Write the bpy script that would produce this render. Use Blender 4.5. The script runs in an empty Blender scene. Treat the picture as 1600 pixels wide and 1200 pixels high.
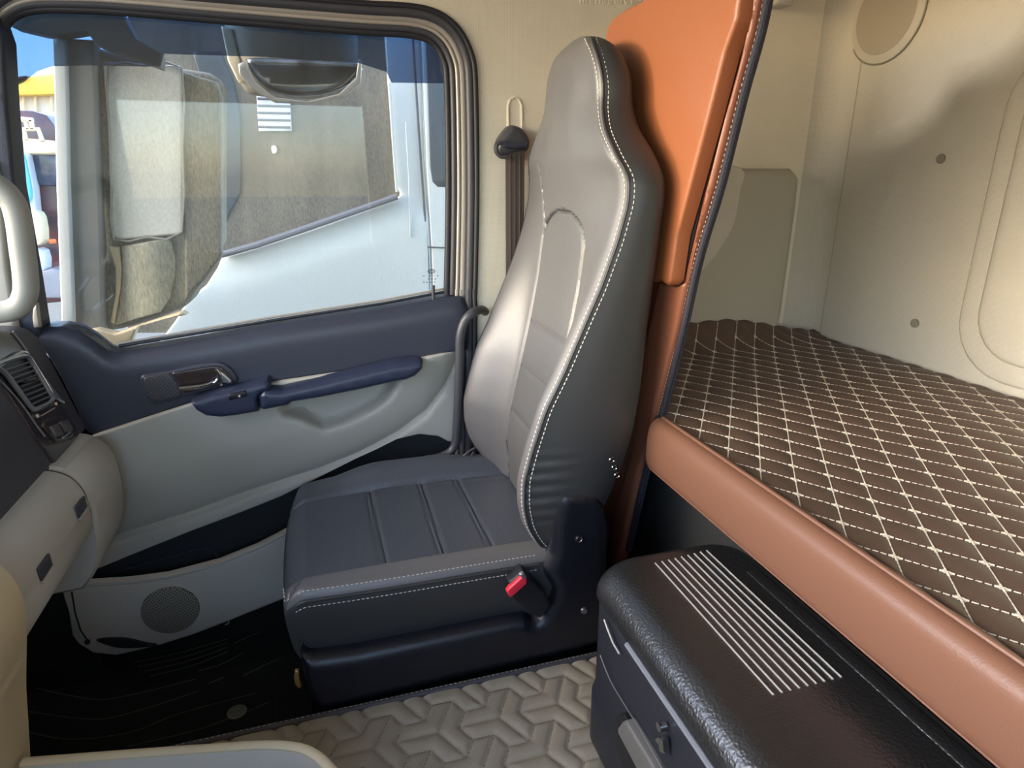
import bpy, bmesh, math, random
import numpy as np
from mathutils import Vector, Matrix
from mathutils.geometry import delaunay_2d_cdt
random.seed(4)
SC = bpy.context.scene
COL = SC.collection

# ------------------------------------------------------------------ camera
FOC = 1000.0
TH = math.atan(0.324); PS = math.atan(0.3016); CAMZ = 1.17
fw = Vector((math.sin(PS)*math.cos(TH), math.cos(PS)*math.cos(TH), -math.sin(TH)))
rt = Vector((math.cos(PS), -math.sin(PS), 0))
up = rt.cross(fw)
cam_d = bpy.data.cameras.new('camera'); cam = bpy.data.objects.new('camera', cam_d); COL.objects.link(cam)
cam.matrix_world = Matrix(((rt.x, up.x, -fw.x, 0), (rt.y, up.y, -fw.y, 0), (rt.z, up.z, -fw.z, CAMZ), (0, 0, 0, 1)))
cam_d.sensor_width = 36; cam_d.lens = 36*FOC/1600; cam_d.clip_start = 0.02; cam_d.clip_end = 500
SC.camera = cam

# ------------------------------------------------------------------ sky, sun, exposure
w = bpy.data.worlds.new('sky'); SC.world = w; w.use_nodes = True
wn = w.node_tree.nodes; wl = w.node_tree.links
bg = wn['Background']
sky = wn.new('ShaderNodeTexSky'); sky.sky_type = 'NISHITA'; sky.sun_disc = False
sky.sun_elevation = math.radians(28); sky.sun_rotation = math.radians(-95); sky.air_density = 1.0; sky.dust_density = 1.5
wl.new(sky.outputs[0], bg.inputs[0]); bg.inputs[1].default_value = 1.0
sun_d = bpy.data.lights.new('sun', 'SUN'); sun = bpy.data.objects.new('sun', sun_d); COL.objects.link(sun)
sun_d.energy = 1.5; sun_d.color = (1.0, 0.90, 0.78); sun_d.angle = math.radians(6)
SUN_DIR = Vector((1.0, -0.10, -0.10))
sun.rotation_euler = SUN_DIR.to_track_quat('-Z', 'Y').to_euler()
SC.view_settings.view_transform = 'Standard'; SC.view_settings.look = 'None'
SC.view_settings.exposure = 0.35; SC.view_settings.gamma = 1.0
SC.view_settings.use_curve_mapping = False
SC.cycles.use_denoising = True
SC.cycles.max_bounces = 10; SC.cycles.diffuse_bounces = 6; SC.cycles.transparent_max_bounces = 12
SC.cycles.sample_clamp_indirect = 6.0


def at(px, py, ax, v):
    """point where the photograph's pixel ray meets a real plane of the cab"""
    d = fw + rt*((px-800)/FOC) + up*((600-py)/FOC)
    c = Vector((0, 0, CAMZ)); i = 'xyz'.index(ax)
    return c + d*((v-c[i])/d[i])


def aty(px, py, v): return at(px, py, 'y', v)

# ------------------------------------------------------------------ materials
def lin(c):
    return tuple(((x/255)/12.92 if x/255 <= .04045 else ((x/255+.055)/1.055)**2.4) for x in c)


def mat(name, rgb, rough=0.5, metal=0.0, bump=None, bscale=400, bstr=0.2, coat=0.0, spec=0.5, var=0.0, vscale=8, rgb2=None):
    m = bpy.data.materials.new(name); m.use_nodes = True
    n = m.node_tree.nodes; l = m.node_tree.links; b = n['Principled BSDF']
    b.inputs['Base Color'].default_value = (*lin(rgb), 1)
    b.inputs['Roughness'].default_value = rough; b.inputs['Metallic'].default_value = metal
    b.inputs['Coat Weight'].default_value = coat; b.inputs['Coat Roughness'].default_value = 0.25
    b.inputs['Specular IOR Level'].default_value = spec
    tc = n.new('ShaderNodeTexCoord')
    if bump:
        bp = n.new('ShaderNodeBump'); bp.inputs['Strength'].default_value = bstr; bp.inputs['Distance'].default_value = 0.001
        if bump == 'noise':
            t = n.new('ShaderNodeTexNoise'); t.inputs['Scale'].default_value = bscale; t.inputs['Detail'].default_value = 3
            l.new(tc.outputs['Object'], t.inputs['Vector']); h = t.outputs['Fac']
        elif bump == 'grain':
            t = n.new('ShaderNodeTexVoronoi'); t.inputs['Scale'].default_value = bscale; t.feature = 'SMOOTH_F1'
            l.new(tc.outputs['Object'], t.inputs['Vector']); h = t.outputs['Distance']
        elif bump == 'weave':
            ws = []
            for ax in ('X', 'Y', 'Z'):
                t = n.new('ShaderNodeTexWave'); t.bands_direction = ax; t.inputs['Scale'].default_value = bscale
                l.new(tc.outputs['Object'], t.inputs['Vector']); ws.append(t.outputs['Fac'])
            a = n.new('ShaderNodeMath'); a.operation = 'ADD'; l.new(ws[0], a.inputs[0]); l.new(ws[1], a.inputs[1])
            a2 = n.new('ShaderNodeMath'); a2.operation = 'ADD'; l.new(a.outputs[0], a2.inputs[0]); l.new(ws[2], a2.inputs[1])
            h = a2.outputs[0]
        l.new(h, bp.inputs['Height']); l.new(bp.outputs[0], b.inputs['Normal'])
    if var or rgb2:
        t = n.new('ShaderNodeTexNoise'); t.inputs['Scale'].default_value = vscale; t.inputs['Detail'].default_value = 5
        l.new(tc.outputs['Object'], t.inputs['Vector'])
        r = n.new('ShaderNodeValToRGB')
        a = lin(rgb); c2 = lin(rgb2) if rgb2 else tuple(x*(1-var) for x in a)
        r.color_ramp.elements[0].position = 0.35; r.color_ramp.elements[1].position = 0.65
        r.color_ramp.elements[0].color = (*c2, 1); r.color_ramp.elements[1].color = (*a, 1)
        l.new(t.outputs['Fac'], r.inputs[0]); l.new(r.outputs[0], b.inputs['Base Color'])
    return m


def dots_mat(name, rgb, rgb_hole, pitch, rough=0.5, axes=(0, 2)):
    """perforated sheet: rows of small holes, as colour and relief"""
    m = bpy.data.materials.new(name); m.use_nodes = True
    n = m.node_tree.nodes; l = m.node_tree.links; b = n['Principled BSDF']; b.inputs['Roughness'].default_value = rough
    tc = n.new('ShaderNodeTexCoord'); sp = n.new('ShaderNodeSeparateXYZ'); l.new(tc.outputs['Object'], sp.inputs[0])
    s = []
    for k, sg in ((0, 1), (1, -1)):
        a = n.new('ShaderNodeMath'); a.operation = 'MULTIPLY_ADD'
        l.new(sp.outputs[axes[0]], a.inputs[0]); a.inputs[1].default_value = sg; l.new(sp.outputs[axes[1]], a.inputs[2])
        c = n.new('ShaderNodeMath'); c.operation = 'MULTIPLY'; l.new(a.outputs[0], c.inputs[0]); c.inputs[1].default_value = 2*math.pi/pitch/1.414
        d = n.new('ShaderNodeMath'); d.operation = 'SINE'; l.new(c.outputs[0], d.inputs[0]); s.append(d)
    e = n.new('ShaderNodeMath'); e.operation = 'ADD'; l.new(s[0].outputs[0], e.inputs[0]); l.new(s[1].outputs[0], e.inputs[1])
    r = n.new('ShaderNodeValToRGB'); r.color_ramp.elements[0].position = 0.45; r.color_ramp.elements[1].position = 0.6
    r.color_ramp.elements[0].color = (*lin(rgb), 1); r.color_ramp.elements[1].color = (*lin(rgb_hole), 1)
    g = n.new('ShaderNodeMath'); g.operation = 'MULTIPLY'; g.inputs[1].default_value = 0.5; l.new(e.outputs[0], g.inputs[0])
    l.new(g.outputs[0], r.inputs[0]); l.new(r.outputs[0], b.inputs['Base Color'])
    return m


def glass_mat(name, tint, gloss=0.06, haze=0.0, haze_rgb=(190, 185, 170), streak=False, rough=0.02, hscale=3):
    m = bpy.data.materials.new(name); m.use_nodes = True
    n = m.node_tree.nodes; l = m.node_tree.links; n.remove(n['Principled BSDF']); out = n['Material Output']
    tr = n.new('ShaderNodeBsdfTransparent'); tr.inputs[0].default_value = (*tint, 1)
    gl = n.new('ShaderNodeBsdfGlossy'); gl.inputs['Roughness'].default_value = rough
    fr = n.new('ShaderNodeFresnel'); fr.inputs[0].default_value = 1.45
    mx = n.new('ShaderNodeMixShader'); l.new(fr.outputs[0], mx.inputs[0]); l.new(tr.outputs[0], mx.inputs[1]); l.new(gl.outputs[0], mx.inputs[2])
    last = mx
    if haze:
        df = n.new('ShaderNodeBsdfDiffuse'); df.inputs[0].default_value = (*lin(haze_rgb), 1)
        tc = n.new('ShaderNodeTexCoord'); t = n.new('ShaderNodeTexNoise'); t.inputs['Scale'].default_value = hscale; t.inputs['Detail'].default_value = 8
        mp = n.new('ShaderNodeMapping'); mp.inputs['Scale'].default_value = (1, 1, 0.35 if streak else 1)
        l.new(tc.outputs['Object'], mp.inputs[0]); l.new(mp.outputs[0], t.inputs['Vector'])
        t2 = n.new('ShaderNodeTexNoise'); t2.inputs['Scale'].default_value = 260; t2.inputs['Detail'].default_value = 2
        l.new(mp.outputs[0], t2.inputs['Vector'])
        mm = n.new('ShaderNodeMath'); mm.operation = 'MULTIPLY'; l.new(t.outputs['Fac'], mm.inputs[0]); l.new(t2.outputs['Fac'], mm.inputs[1])
        mr = n.new('ShaderNodeMapRange'); mr.inputs[1].default_value = 0.12; mr.inputs[2].default_value = 0.42
        mr.inputs[3].default_value = haze*0.3; mr.inputs[4].default_value = min(1, haze*1.7)
        l.new(mm.outputs[0], mr.inputs[0])
        m2 = n.new('ShaderNodeMixShader'); l.new(mr.outputs[0], m2.inputs[0]); l.new(last.outputs[0], m2.inputs[1]); l.new(df.outputs[0], m2.inputs[2])
        last = m2
    l.new(last.outputs[0], out.inputs[0])
    return m


def dust_mat(name, rgb, rgb2, rough=0.6, scale=200, zstretch=0.3, metal=0.0):
    m = mat(name, rgb, rough, metal)
    n = m.node_tree.nodes; l = m.node_tree.links; b = n['Principled BSDF']
    tc = n.new('ShaderNodeTexCoord'); mp = n.new('ShaderNodeMapping'); mp.inputs['Scale'].default_value = (1, 1, zstretch)
    l.new(tc.outputs['Object'], mp.inputs[0])
    t = n.new('ShaderNodeTexNoise'); t.inputs['Scale'].default_value = scale; t.inputs['Detail'].default_value = 4; t.inputs['Roughness'].default_value = 0.7
    t3 = n.new('ShaderNodeTexNoise'); t3.inputs['Scale'].default_value = 7; t3.inputs['Detail'].default_value = 5
    l.new(mp.outputs[0], t.inputs['Vector']); l.new(mp.outputs[0], t3.inputs['Vector'])
    a = n.new('ShaderNodeMath'); a.operation = 'ADD'; l.new(t.outputs['Fac'], a.inputs[0]); l.new(t3.outputs['Fac'], a.inputs[1])
    r = n.new('ShaderNodeValToRGB'); r.color_ramp.elements[0].position = 0.4; r.color_ramp.elements[1].position = 0.62
    h = n.new('ShaderNodeMath'); h.operation = 'MULTIPLY'; h.inputs[1].default_value = 0.5; l.new(a.outputs[0], h.inputs[0])
    r.color_ramp.elements[0].color = (*lin(rgb2), 1); r.color_ramp.elements[1].color = (*lin(rgb), 1)
    l.new(h.outputs[0], r.inputs[0]); l.new(r.outputs[0], b.inputs['Base Color'])
    return m


M = {}
M['beige_vinyl'] = mat('beige_vinyl', (222, 215, 198), 0.75, bump='weave', bscale=90, bstr=0.35, var=0.05)
M['beige_fabric'] = mat('beige_fabric', (192, 187, 174), 0.85, bump='weave', bscale=90, bstr=0.3, var=0.06, vscale=4)
M['beige_pocket'] = mat('beige_pocket', (166, 162, 148), 0.85, bump='noise', bscale=300, bstr=0.2)
M['beige_plastic'] = mat('beige_plastic', (178, 176, 166), 0.55, bump='noise', bscale=500, bstr=0.25)
M['beige_low'] = mat('beige_low', (206, 199, 186), 0.6, bump='noise', bscale=500, bstr=0.3)
M['glove_beige'] = mat('glove_beige', (182, 180, 173), 0.5, bump='noise', bscale=450, bstr=0.3)
M['cream'] = mat('cream', (214, 200, 166), 0.5, bump='noise', bscale=500, bstr=0.2)  # beige of column and tray rim with sunlight put into the colour
M['navy_plastic'] = mat('navy_plastic', (52, 56, 70), 0.42, bump='grain', bscale=500, bstr=0.25)
M['navy_bar'] = mat('navy_bar', (45, 52, 74), 0.38, bump='noise', bscale=500, bstr=0.2)
M['dash_dark'] = mat('dash_dark', (62, 62, 70), 0.5, bump='grain', bscale=420, bstr=0.35)
M['gloss_dark'] = mat('gloss_dark', (38, 32, 34), 0.12, coat=0.6, rgb2=(50, 40, 40), vscale=20)
M['black_plastic'] = mat('black_plastic', (22, 24, 30), 0.45, bump='grain', bscale=500, bstr=0.2)
M['base_plastic'] = mat('base_plastic', (21, 23, 32), 0.36, bump='grain', bscale=600, bstr=0.2)
M['pocket_dark'] = mat('pocket_dark', (34, 37, 40), 0.7)
M['seal_rubber'] = mat('seal_rubber', (64, 64, 70), 0.42)
M['seal_black'] = mat('seal_black', (36, 36, 42), 0.5)
M['frame_metal'] = mat('frame_metal', (176, 168, 158), 0.35, metal=0.3)
M['leather'] = mat('leather', (92, 91, 92), 0.42, bump='grain', bscale=700, bstr=0.25, spec=0.8)
M['leather_perf'] = mat('leather_perf', (68, 73, 83), 0.44, bump='grain', bscale=420, bstr=0.5, spec=0.8)  # cushion leather, its bluish sky reflection put into the colour
M['leather_insert'] = mat('leather_insert', (88, 88, 89), 0.44, bump='grain', bscale=420, bstr=0.6, spec=0.8)
M['leather_side'] = mat('leather_side', (52, 54, 56), 0.42, bump='grain', bscale=600, bstr=0.25, spec=0.6)
M['thread'] = mat('thread', (205, 200, 190), 0.7)
M['thread_cream'] = mat('thread_cream', (192, 184, 168), 0.7)
M['chrome'] = mat('chrome', (205, 205, 208), 0.15, metal=1.0)
M['satin_silver'] = mat('satin_silver', (176, 178, 182), 0.3, metal=0.9)
M['orange'] = mat('orange_leather', (146, 88, 56), 0.42, bump='grain', bscale=500, bstr=0.18)
M['tan'] = mat('tan_leather', (128, 79, 59), 0.40, bump='grain', bscale=500, bstr=0.2)
M['bunk_tan'] = mat('bunk_tan', (112, 78, 62), 0.40, bump='grain', bscale=450, bstr=0.22)
M['zip_navy'] = mat('zip_navy', (36, 37, 50), 0.6, bump='weave', bscale=200, bstr=0.4)
M['mattress'] = mat('brown_leather', (82, 65, 56), 0.45, bump='grain', bscale=450, bstr=0.3)
M['quilt'] = mat('grey_beige_leather', (158, 150, 134), 0.5, bump='grain', bscale=450, bstr=0.25)
M['box_black'] = mat('box_black', (28, 29, 31), 0.33, bump='grain', bscale=300, bstr=0.7, spec=1.0, coat=0.35)
M['box_smooth'] = mat('box_smooth', (34, 37, 46), 0.4, bump='noise', bscale=600, bstr=0.2)
M['lid_highlight'] = mat('lid_highlight', (112, 118, 128), 0.35)  # bluish highlight along the lid rim put into the colour
M['inlay'] = mat('silver_inlay', (190, 190, 188), 0.35, metal=0.5)
M['grey_trim'] = mat('grey_trim', (120, 120, 120), 0.4, metal=0.4)
M['carpet'] = mat('carpet', (38, 40, 38), 0.95, bump='noise', bscale=700, bstr=0.8)
M['mat_black'] = mat('mat_black', (36, 36, 36), 0.85, bump='noise', bscale=600, bstr=0.6)
M['mat_line'] = mat('mat_line', (112, 112, 96), 0.8)
M['badge'] = mat('badge', (150, 148, 134), 0.5)
M['belt'] = mat('belt_webbing', (86, 76, 72), 0.8, bump='weave', bscale=260, bstr=0.5)
M['red'] = mat('red_button', (214, 44, 66), 0.35)
M['brass'] = mat('brass', (196, 160, 96), 0.3, metal=0.8)
M['cab_white'] = mat('cab_white', (182, 188, 188), 0.3, coat=0.4)
M['mirror_post'] = mat('mirror_post', (224, 226, 226), 0.55, var=0.06)
M['mirror_shell'] = dust_mat('mirror_shell', (172, 163, 143), (108, 103, 92), 0.6, 300)
M['mirror_face'] = dust_mat('mirror_face', (252, 250, 244), (224, 219, 206), 0.45, 260, 0.5)  # dusty mirror, its blown-out reflection put into the near-white colour
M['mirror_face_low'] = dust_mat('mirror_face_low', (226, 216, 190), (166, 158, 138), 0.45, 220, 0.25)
M['dusty_window'] = dust_mat('dusty_window', (124, 116, 102), (78, 75, 68), 0.5, 240, 0.3)
M['dusty_blue'] = dust_mat('dusty_blue', (76, 88, 96), (54, 62, 68), 0.35, 200, 0.4)
M['shadow_int'] = mat('shadow_interior', (48, 50, 52), 0.6)
M['weatherstrip'] = mat('weatherstrip', (96, 98, 106), 0.6)
M['seam'] = mat('seam', (70, 74, 80), 0.6)
M['kerb_shell'] = mat('kerb_shell', (120, 112, 98), 0.45, var=0.2, vscale=14)
M['kerb_glass'] = mat('kerb_glass', (120, 124, 130), 0.12, metal=0.8, rgb2=(60, 62, 66), vscale=18)
M['slat'] = mat('vent_slat', (104, 106, 118), 0.4)
M['switch_grey'] = mat('switch_grey', (92, 88, 90), 0.35)
M['yellow'] = mat('yellow_roof', (244, 200, 84), 0.7)
M['red_roof'] = mat('red_roof', (190, 96, 80), 0.7)
M['house'] = mat('house_wall', (226, 214, 200), 0.8, var=0.05)
M['maroon'] = mat('maroon_paint', (96, 56, 60), 0.3, coat=0.4, rgb2=(70, 60, 70), vscale=9)
M['cream_paint'] = mat('cream_paint', (226, 206, 172), 0.4)
M['pale_paint'] = mat('pale_paint', (206, 210, 218), 0.35)
M['dark_glass'] = mat('dark_glass', (52, 60, 78), 0.15, rgb2=(84, 86, 100), vscale=16)
M['sky_reflect_glass'] = mat('sky_reflect_glass', (110, 200, 220), 0.2)  # sky reflection put into the side window's colour
M['asphalt'] = mat('asphalt', (126, 122, 116), 0.9, bump='noise', bscale=60, bstr=0.5, var=0.2)
M['orange_lamp'] = mat('orange_lamp', (232, 120, 60), 0.3)
M['speaker_cloth'] = dots_mat('speaker_cloth', (166, 157, 138), (120, 112, 98), 0.006, 0.8, (1, 2))
M['speaker_door'] = dots_mat('speaker_door', (150, 144, 130), (40, 40, 38), 0.0062, 0.7)
M['grille_dark'] = dots_mat('grille_dark', (66, 64, 68), (20, 20, 24), 0.006, 0.5)
M['glass'] = glass_mat('door_glass', (0.93, 0.95, 0.95), haze=0.04, streak=True)
M['visor'] = glass_mat('smoked_visor', (0.30, 0.40, 0.54), haze=0.06, haze_rgb=(90, 96, 110))
M['plug'] = mat('grey_plug', (130, 126, 112), 0.6)
M['glass_print'] = mat('glass_print', (28, 28, 30), 0.6)
M['white_mark'] = mat('white_mark', (222, 214, 198), 0.6)

# ------------------------------------------------------------------ object helpers
def world_of(o):
    return Vector(o['_w']) if '_w' in o else Vector(o.location)


def link_mesh(name, verts, faces, m, parent=None, smooth=35, kind=None, origin=None):
    me = bpy.data.meshes.new(name)
    vs = np.array(verts, dtype=float).reshape(-1, 3)
    lo = vs.min(0); hi = vs.max(0)
    o3 = Vector(((lo[0]+hi[0])/2, (lo[1]+hi[1])/2, lo[2])) if origin is None else Vector(origin)
    vs = vs - np.array(o3)
    me.from_pydata(vs.tolist(), [], faces); me.update()
    bm = bmesh.new(); bm.from_mesh(me); bmesh.ops.recalc_face_normals(bm, faces=bm.faces[:]); bm.to_mesh(me); bm.free()
    if smooth:
        me.polygons.foreach_set('use_smooth', [True]*len(me.polygons))
        me.set_sharp_from_angle(angle=math.radians(smooth))
    me.materials.append(m)
    ob = bpy.data.objects.new(name, me); COL.objects.link(ob)
    ob['_w'] = tuple(o3)
    if parent is not None:
        ob.parent = parent; ob.location = o3 - world_of(parent)
    else:
        ob.location = o3
    if kind: ob['kind'] = kind
    return ob


def empty(name, loc, label=None, cat=None, group=None):
    o = bpy.data.objects.new(name, None); COL.objects.link(o); o.location = loc; o['_w'] = tuple(loc); o.empty_display_size = 0.05
    if label: tag(o, label, cat, group)
    return o


def tag(o, label, cat, group=None):
    o['label'] = label; o['category'] = cat
    if group: o['group'] = group
    return o


def struct(o, label=None, cat=None):
    o['kind'] = 'structure'
    if label: o['label'] = label
    if cat: o['category'] = cat
    return o


class MB:
    def __init__(s): s.v = []; s.f = []
    def add(s, v, f):
        k = len(s.v); s.v += [tuple(x) for x in v]; s.f += [tuple(i+k for i in q) for q in f]; return s
    def bmesh(s, bm):
        bm.verts.index_update(); s.add([v.co.copy() for v in bm.verts], [[v.index for v in f.verts] for f in bm.faces]); bm.free(); return s
    def box(s, lo, hi, bev=0.0, seg=3):
        bm = bmesh.new(); bmesh.ops.create_cube(bm, size=1)
        c = [(a+b)/2 for a, b in zip(lo, hi)]; d = [abs(b-a) for a, b in zip(lo, hi)]
        for v in bm.verts: v.co = Vector((c[0]+v.co.x*d[0], c[1]+v.co.y*d[1], c[2]+v.co.z*d[2]))
        if bev: bmesh.ops.bevel(bm, geom=bm.edges[:]+bm.verts[:], offset=bev, segments=seg, profile=0.5, affect='EDGES')
        return s.bmesh(bm)
    def obox(s, c, ax, ay, az):
        c = Vector(c); vs = [c+ax*i+ay*j+az*k for i in (-1, 1) for j in (-1, 1) for k in (-1, 1)]
        return s.add(vs, [(0, 1, 3, 2), (4, 6, 7, 5), (0, 4, 5, 1), (2, 3, 7, 6), (0, 2, 6, 4), (1, 5, 7, 3)])
    def tube(s, pts, r, n=10, closed=False, caps=True, flat=1.0, updir=None):
        pts = [Vector(p) for p in pts]; N = len(pts); rs = r if isinstance(r, (list, tuple)) else [r]*N
        rings = []; ref = None
        for i in range(N):
            if closed: t = (pts[(i+1) % N]-pts[i-1])
            else: t = pts[min(i+1, N-1)]-pts[max(i-1, 0)]
            t.normalize()
            if updir is not None: a = Vector(updir); a = (a - t*a.dot(t)).normalized()
            else:
                if ref is None: ref = Vector((0, 0, 1)) if abs(t.z) < .9 else Vector((1, 0, 0))
                a = (ref - t*ref.dot(t))
                if a.length < 1e-6: a = t.orthogonal()
                a.normalize(); ref = a
            b = t.cross(a)
            rings.append([pts[i]+(a*math.cos(2*math.pi*k/n)*flat+b*math.sin(2*math.pi*k/n))*rs[i] for k in range(n)])
        vs = [p for q in rings for p in q]; fs = []
        for i in range(N if closed else N-1):
            j = (i+1) % N
            for k in range(n): fs.append((i*n+k, i*n+(k+1) % n, j*n+(k+1) % n, j*n+k))
        if not closed and caps: fs += [tuple(range(n)), tuple((N-1)*n+k for k in range(n))]
        return s.add(vs, fs)
    def grid(s, nu, nv, fn):
        vs = [fn(i/(nu-1), j/(nv-1)) for j in range(nv) for i in range(nu)]
        fs = [(j*nu+i, j*nu+i+1, (j+1)*nu+i+1, (j+1)*nu+i) for j in range(nv-1) for i in range(nu-1)]
        return s.add(vs, fs)
    def prism(s, pts, off):
        """closed polygon of 3-D points pushed along off"""
        n = len(pts); off = Vector(off); pts = [Vector(p) for p in pts]
        return s.add(pts+[p+off for p in pts], [tuple(range(n)), tuple(range(2*n-1, n-1, -1))]+[(i, (i+1) % n, n+(i+1) % n, n+i) for i in range(n)])
    def build(s, name, m, parent=None, smooth=35, **k): return link_mesh(name, s.v, s.f, m, parent, smooth, **k)


def cat_pts(pts, sub=6, closed=True):
    P = [np.array(p, float) for p in pts]; N = len(P); out = []
    for i in range(N if closed else N-1):
        g = (lambda k: P[k % N]) if closed else (lambda k: P[min(max(k, 0), N-1)])
        p0, p1, p2, p3 = g(i-1), g(i), g(i+1), g(i+2)
        for j in range(sub):
            t = j/sub
            out.append(0.5*((2*p1)+(-p0+p2)*t+(2*p0-5*p1+4*p2-p3)*t*t+(-p0+3*p1-3*p2+p3)*t**3))
    if not closed: out.append(P[-1])
    return out


def resample(pts, step, closed=True):
    P = [np.array(p, float) for p in pts]
    if closed: P = P+[P[0]]
    out = []; 
    for a, b in zip(P[:-1], P[1:]):
        n = max(1, int(round(np.linalg.norm(b-a)/step)))
        for k in range(n): out.append(a+(b-a)*k/n)
    if not closed: out.append(P[-1])
    return out


def seg_dist(q, poly):
    """distance from points q (n,2) to closed polyline"""
    P = np.array(poly); A = P; B = np.roll(P, -1, 0); d = B-A; L = (d**2).sum(1)+1e-12
    r = np.full(len(q), 1e9)
    for a, dd, ll in zip(A, d, L):
        t = np.clip(((q-a)@dd)/ll, 0, 1); r = np.minimum(r, np.linalg.norm(q-(a+t[:, None]*dd), axis=1))
    return r


def inside(q, poly):
    P = np.array(poly); r = np.zeros(len(q), bool); n = len(P)
    for k in range(n):
        a = P[k]; b = P[(k+1) % n]
        if a[1] == b[1]: continue
        c = ((a[1] > q[:, 1]) != (b[1] > q[:, 1])) & (q[:, 0] < (b[0]-a[0])*(q[:, 1]-a[1])/(b[1]-a[1])+a[0])
        r ^= c
    return r


def panel(name, pts, to3, m, parent=None, step=12, rpx=6, rd=0.005, thick=0.02, dirn=(0, 1, 0), smooth_n=4, ang=50, back=True, feat=(), **kw):
    """moulded panel: outline filled with a grid, rounded rim, real thickness. to3(px,py)->Vector"""
    ol = [tuple(p) for p in (cat_pts(pts, smooth_n) if smooth_n else pts)]
    ol = resample(ol, max(3, step*0.6)); ol = np.array(ol)
    x0, y0 = ol.min(0); x1, y1 = ol.max(0)
    gx = np.arange(x0+step/2, x1, step); gy = np.arange(y0+step/2, y1, step)
    g = np.array([(a, b) for a in gx for b in gy]) if len(gx) and len(gy) else np.zeros((0, 2))
    if len(g):
        g = g[inside(g, ol)]
        if len(g): g = g[seg_dist(g, ol) > max(rpx*1.15, step*.45)]
    extra = []
    if rd > 0 and rpx > 0:
        nx = np.roll(ol, -1, 0)-np.roll(ol, 1, 0); nl = np.linalg.norm(nx, axis=1)[:, None]+1e-9; nx = nx/nl
        nrm = np.stack([-nx[:, 1], nx[:, 0]], 1)
        for fr in (0.12, 0.35, 0.65, 1.0):
            for sg in (1, -1):
                q = ol+nrm*sg*rpx*fr
                ok = inside(q, ol)
                q = q[ok]
                if len(q):
                    dd = seg_dist(q, ol); q = q[dd > rpx*fr*0.9]
                    extra += [tuple(p) for p in q]
    fpts = []
    for fl in feat:
        fq = np.array(resample([tuple(p) for p in fl], step*.6, False)); fq = fq[inside(fq, ol)]
        if len(fq): fq = fq[seg_dist(fq, ol) > rpx*1.1]; fpts += [tuple(p) for p in fq]
    if len(g) and fpts:
        fa = np.array(fpts); g = g[np.array([np.hypot(*(fa-q).T).min() > step*.4 for q in g])]
    extra += fpts
    allp = [tuple(p) for p in ol]+extra+[tuple(p) for p in g]
    n0 = len(ol)
    res = delaunay_2d_cdt([Vector(p) for p in allp], [(i, (i+1) % n0) for i in range(n0)], [], 1, 1e-4)
    V = np.array([(v.x, v.y) for v in res[0]]); F = [tuple(f) for f in res[2]]
    D = seg_dist(V, ol)
    dirv = Vector(dirn)
    tt = np.clip(D/max(rpx, 1e-6), 0, 1); push = rd*(1-np.sqrt(np.clip(1-(1-tt)**2, 0, 1)))
    front = [to3(*V[i])+dirv*float(push[i]) for i in range(len(V))]
    used = sorted({i for f in F for i in f}); mp = {a: k for k, a in enumerate(used)}
    vs = [front[i] for i in used]; fs = [tuple(mp[i] for i in f) for f in F]
    if back:
        n = len(vs)
        ec = {}
        for f in fs:
            for a, b in zip(f, f[1:]+f[:1]):
                k = (min(a, b), max(a, b)); ec[k] = ec.get(k, 0)+1
        vs += [v+dirv*thick for v in vs]; fb = [tuple(n+i for i in reversed(f)) for f in fs]
        fs = fs+fb+[(a, b, b+n, a+n) for (a, b), c in ec.items() if c == 1]
    return link_mesh(name, vs, fs, m, parent, ang, **kw)


def Y(v): return lambda a, b: aty(a, b, v)
def X(v): return lambda a, b: at(a, b, 'x', v)
def Z(v): return lambda a, b: at(a, b, 'z', v)


def interp(tab, x):
    xs = [t[0] for t in tab]
    return float(np.interp(x, xs, [t[1] for t in tab]))


def sstep(x, a=0.0, b=1.0):
    t = min(1, max(0, (x-a)/(b-a))); return t*t*(3-2*t)


def stitches(name, pts, m, parent, L=0.005, gap=0.003, r=0.0008, label=None):
    """a dashed row of thread along a 3-D path"""
    mb = MB(); P = [Vector(p) for p in pts]; cum = [0]
    for a, b in zip(P[:-1], P[1:]): cum.append(cum[-1]+(b-a).length)
    def pos(s):
        s = min(max(s, 0), cum[-1]); k = min(max(int(np.searchsorted(cum, s))-1, 0), len(P)-2)
        return P[k].lerp(P[k+1], (s-cum[k])/max(1e-9, cum[k+1]-cum[k]))
    s = 0
    while s < cum[-1]-L:
        mb.tube([pos(s), pos(s+L/2), pos(s+L)], [r*.6, r, r*.6], 5); s += L+gap
    o = mb.build(name, m, parent); o['kind'] = 'stuff'
    return o

# ================================================================== THE SETTING
DY = 1.52       # inner face of the passenger side wall
# outside ground
gb = MB(); gb.grid(2, 2, lambda a, b: (-90+a*180, -90+b*180, -1.35)); struct(gb.build('ground', M['asphalt'], smooth=0))

# floor of the cab
struct(MB().box((-1.15, -0.5, -0.04), (1.45, 1.6, 0.0)).build('floor', M['carpet'], smooth=0))
# raised middle of the floor (over the engine)
struct(MB().box((-0.75, -0.45, 0.0), (0.72, 0.945, 0.262), 0.01).build('floor_tunnel', M['carpet']))
# ceiling
struct(MB().box((-1.15, -0.62, 1.86), (1.45, 1.62, 1.90)).build('ceiling', M['beige_fabric'], smooth=0))
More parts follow.
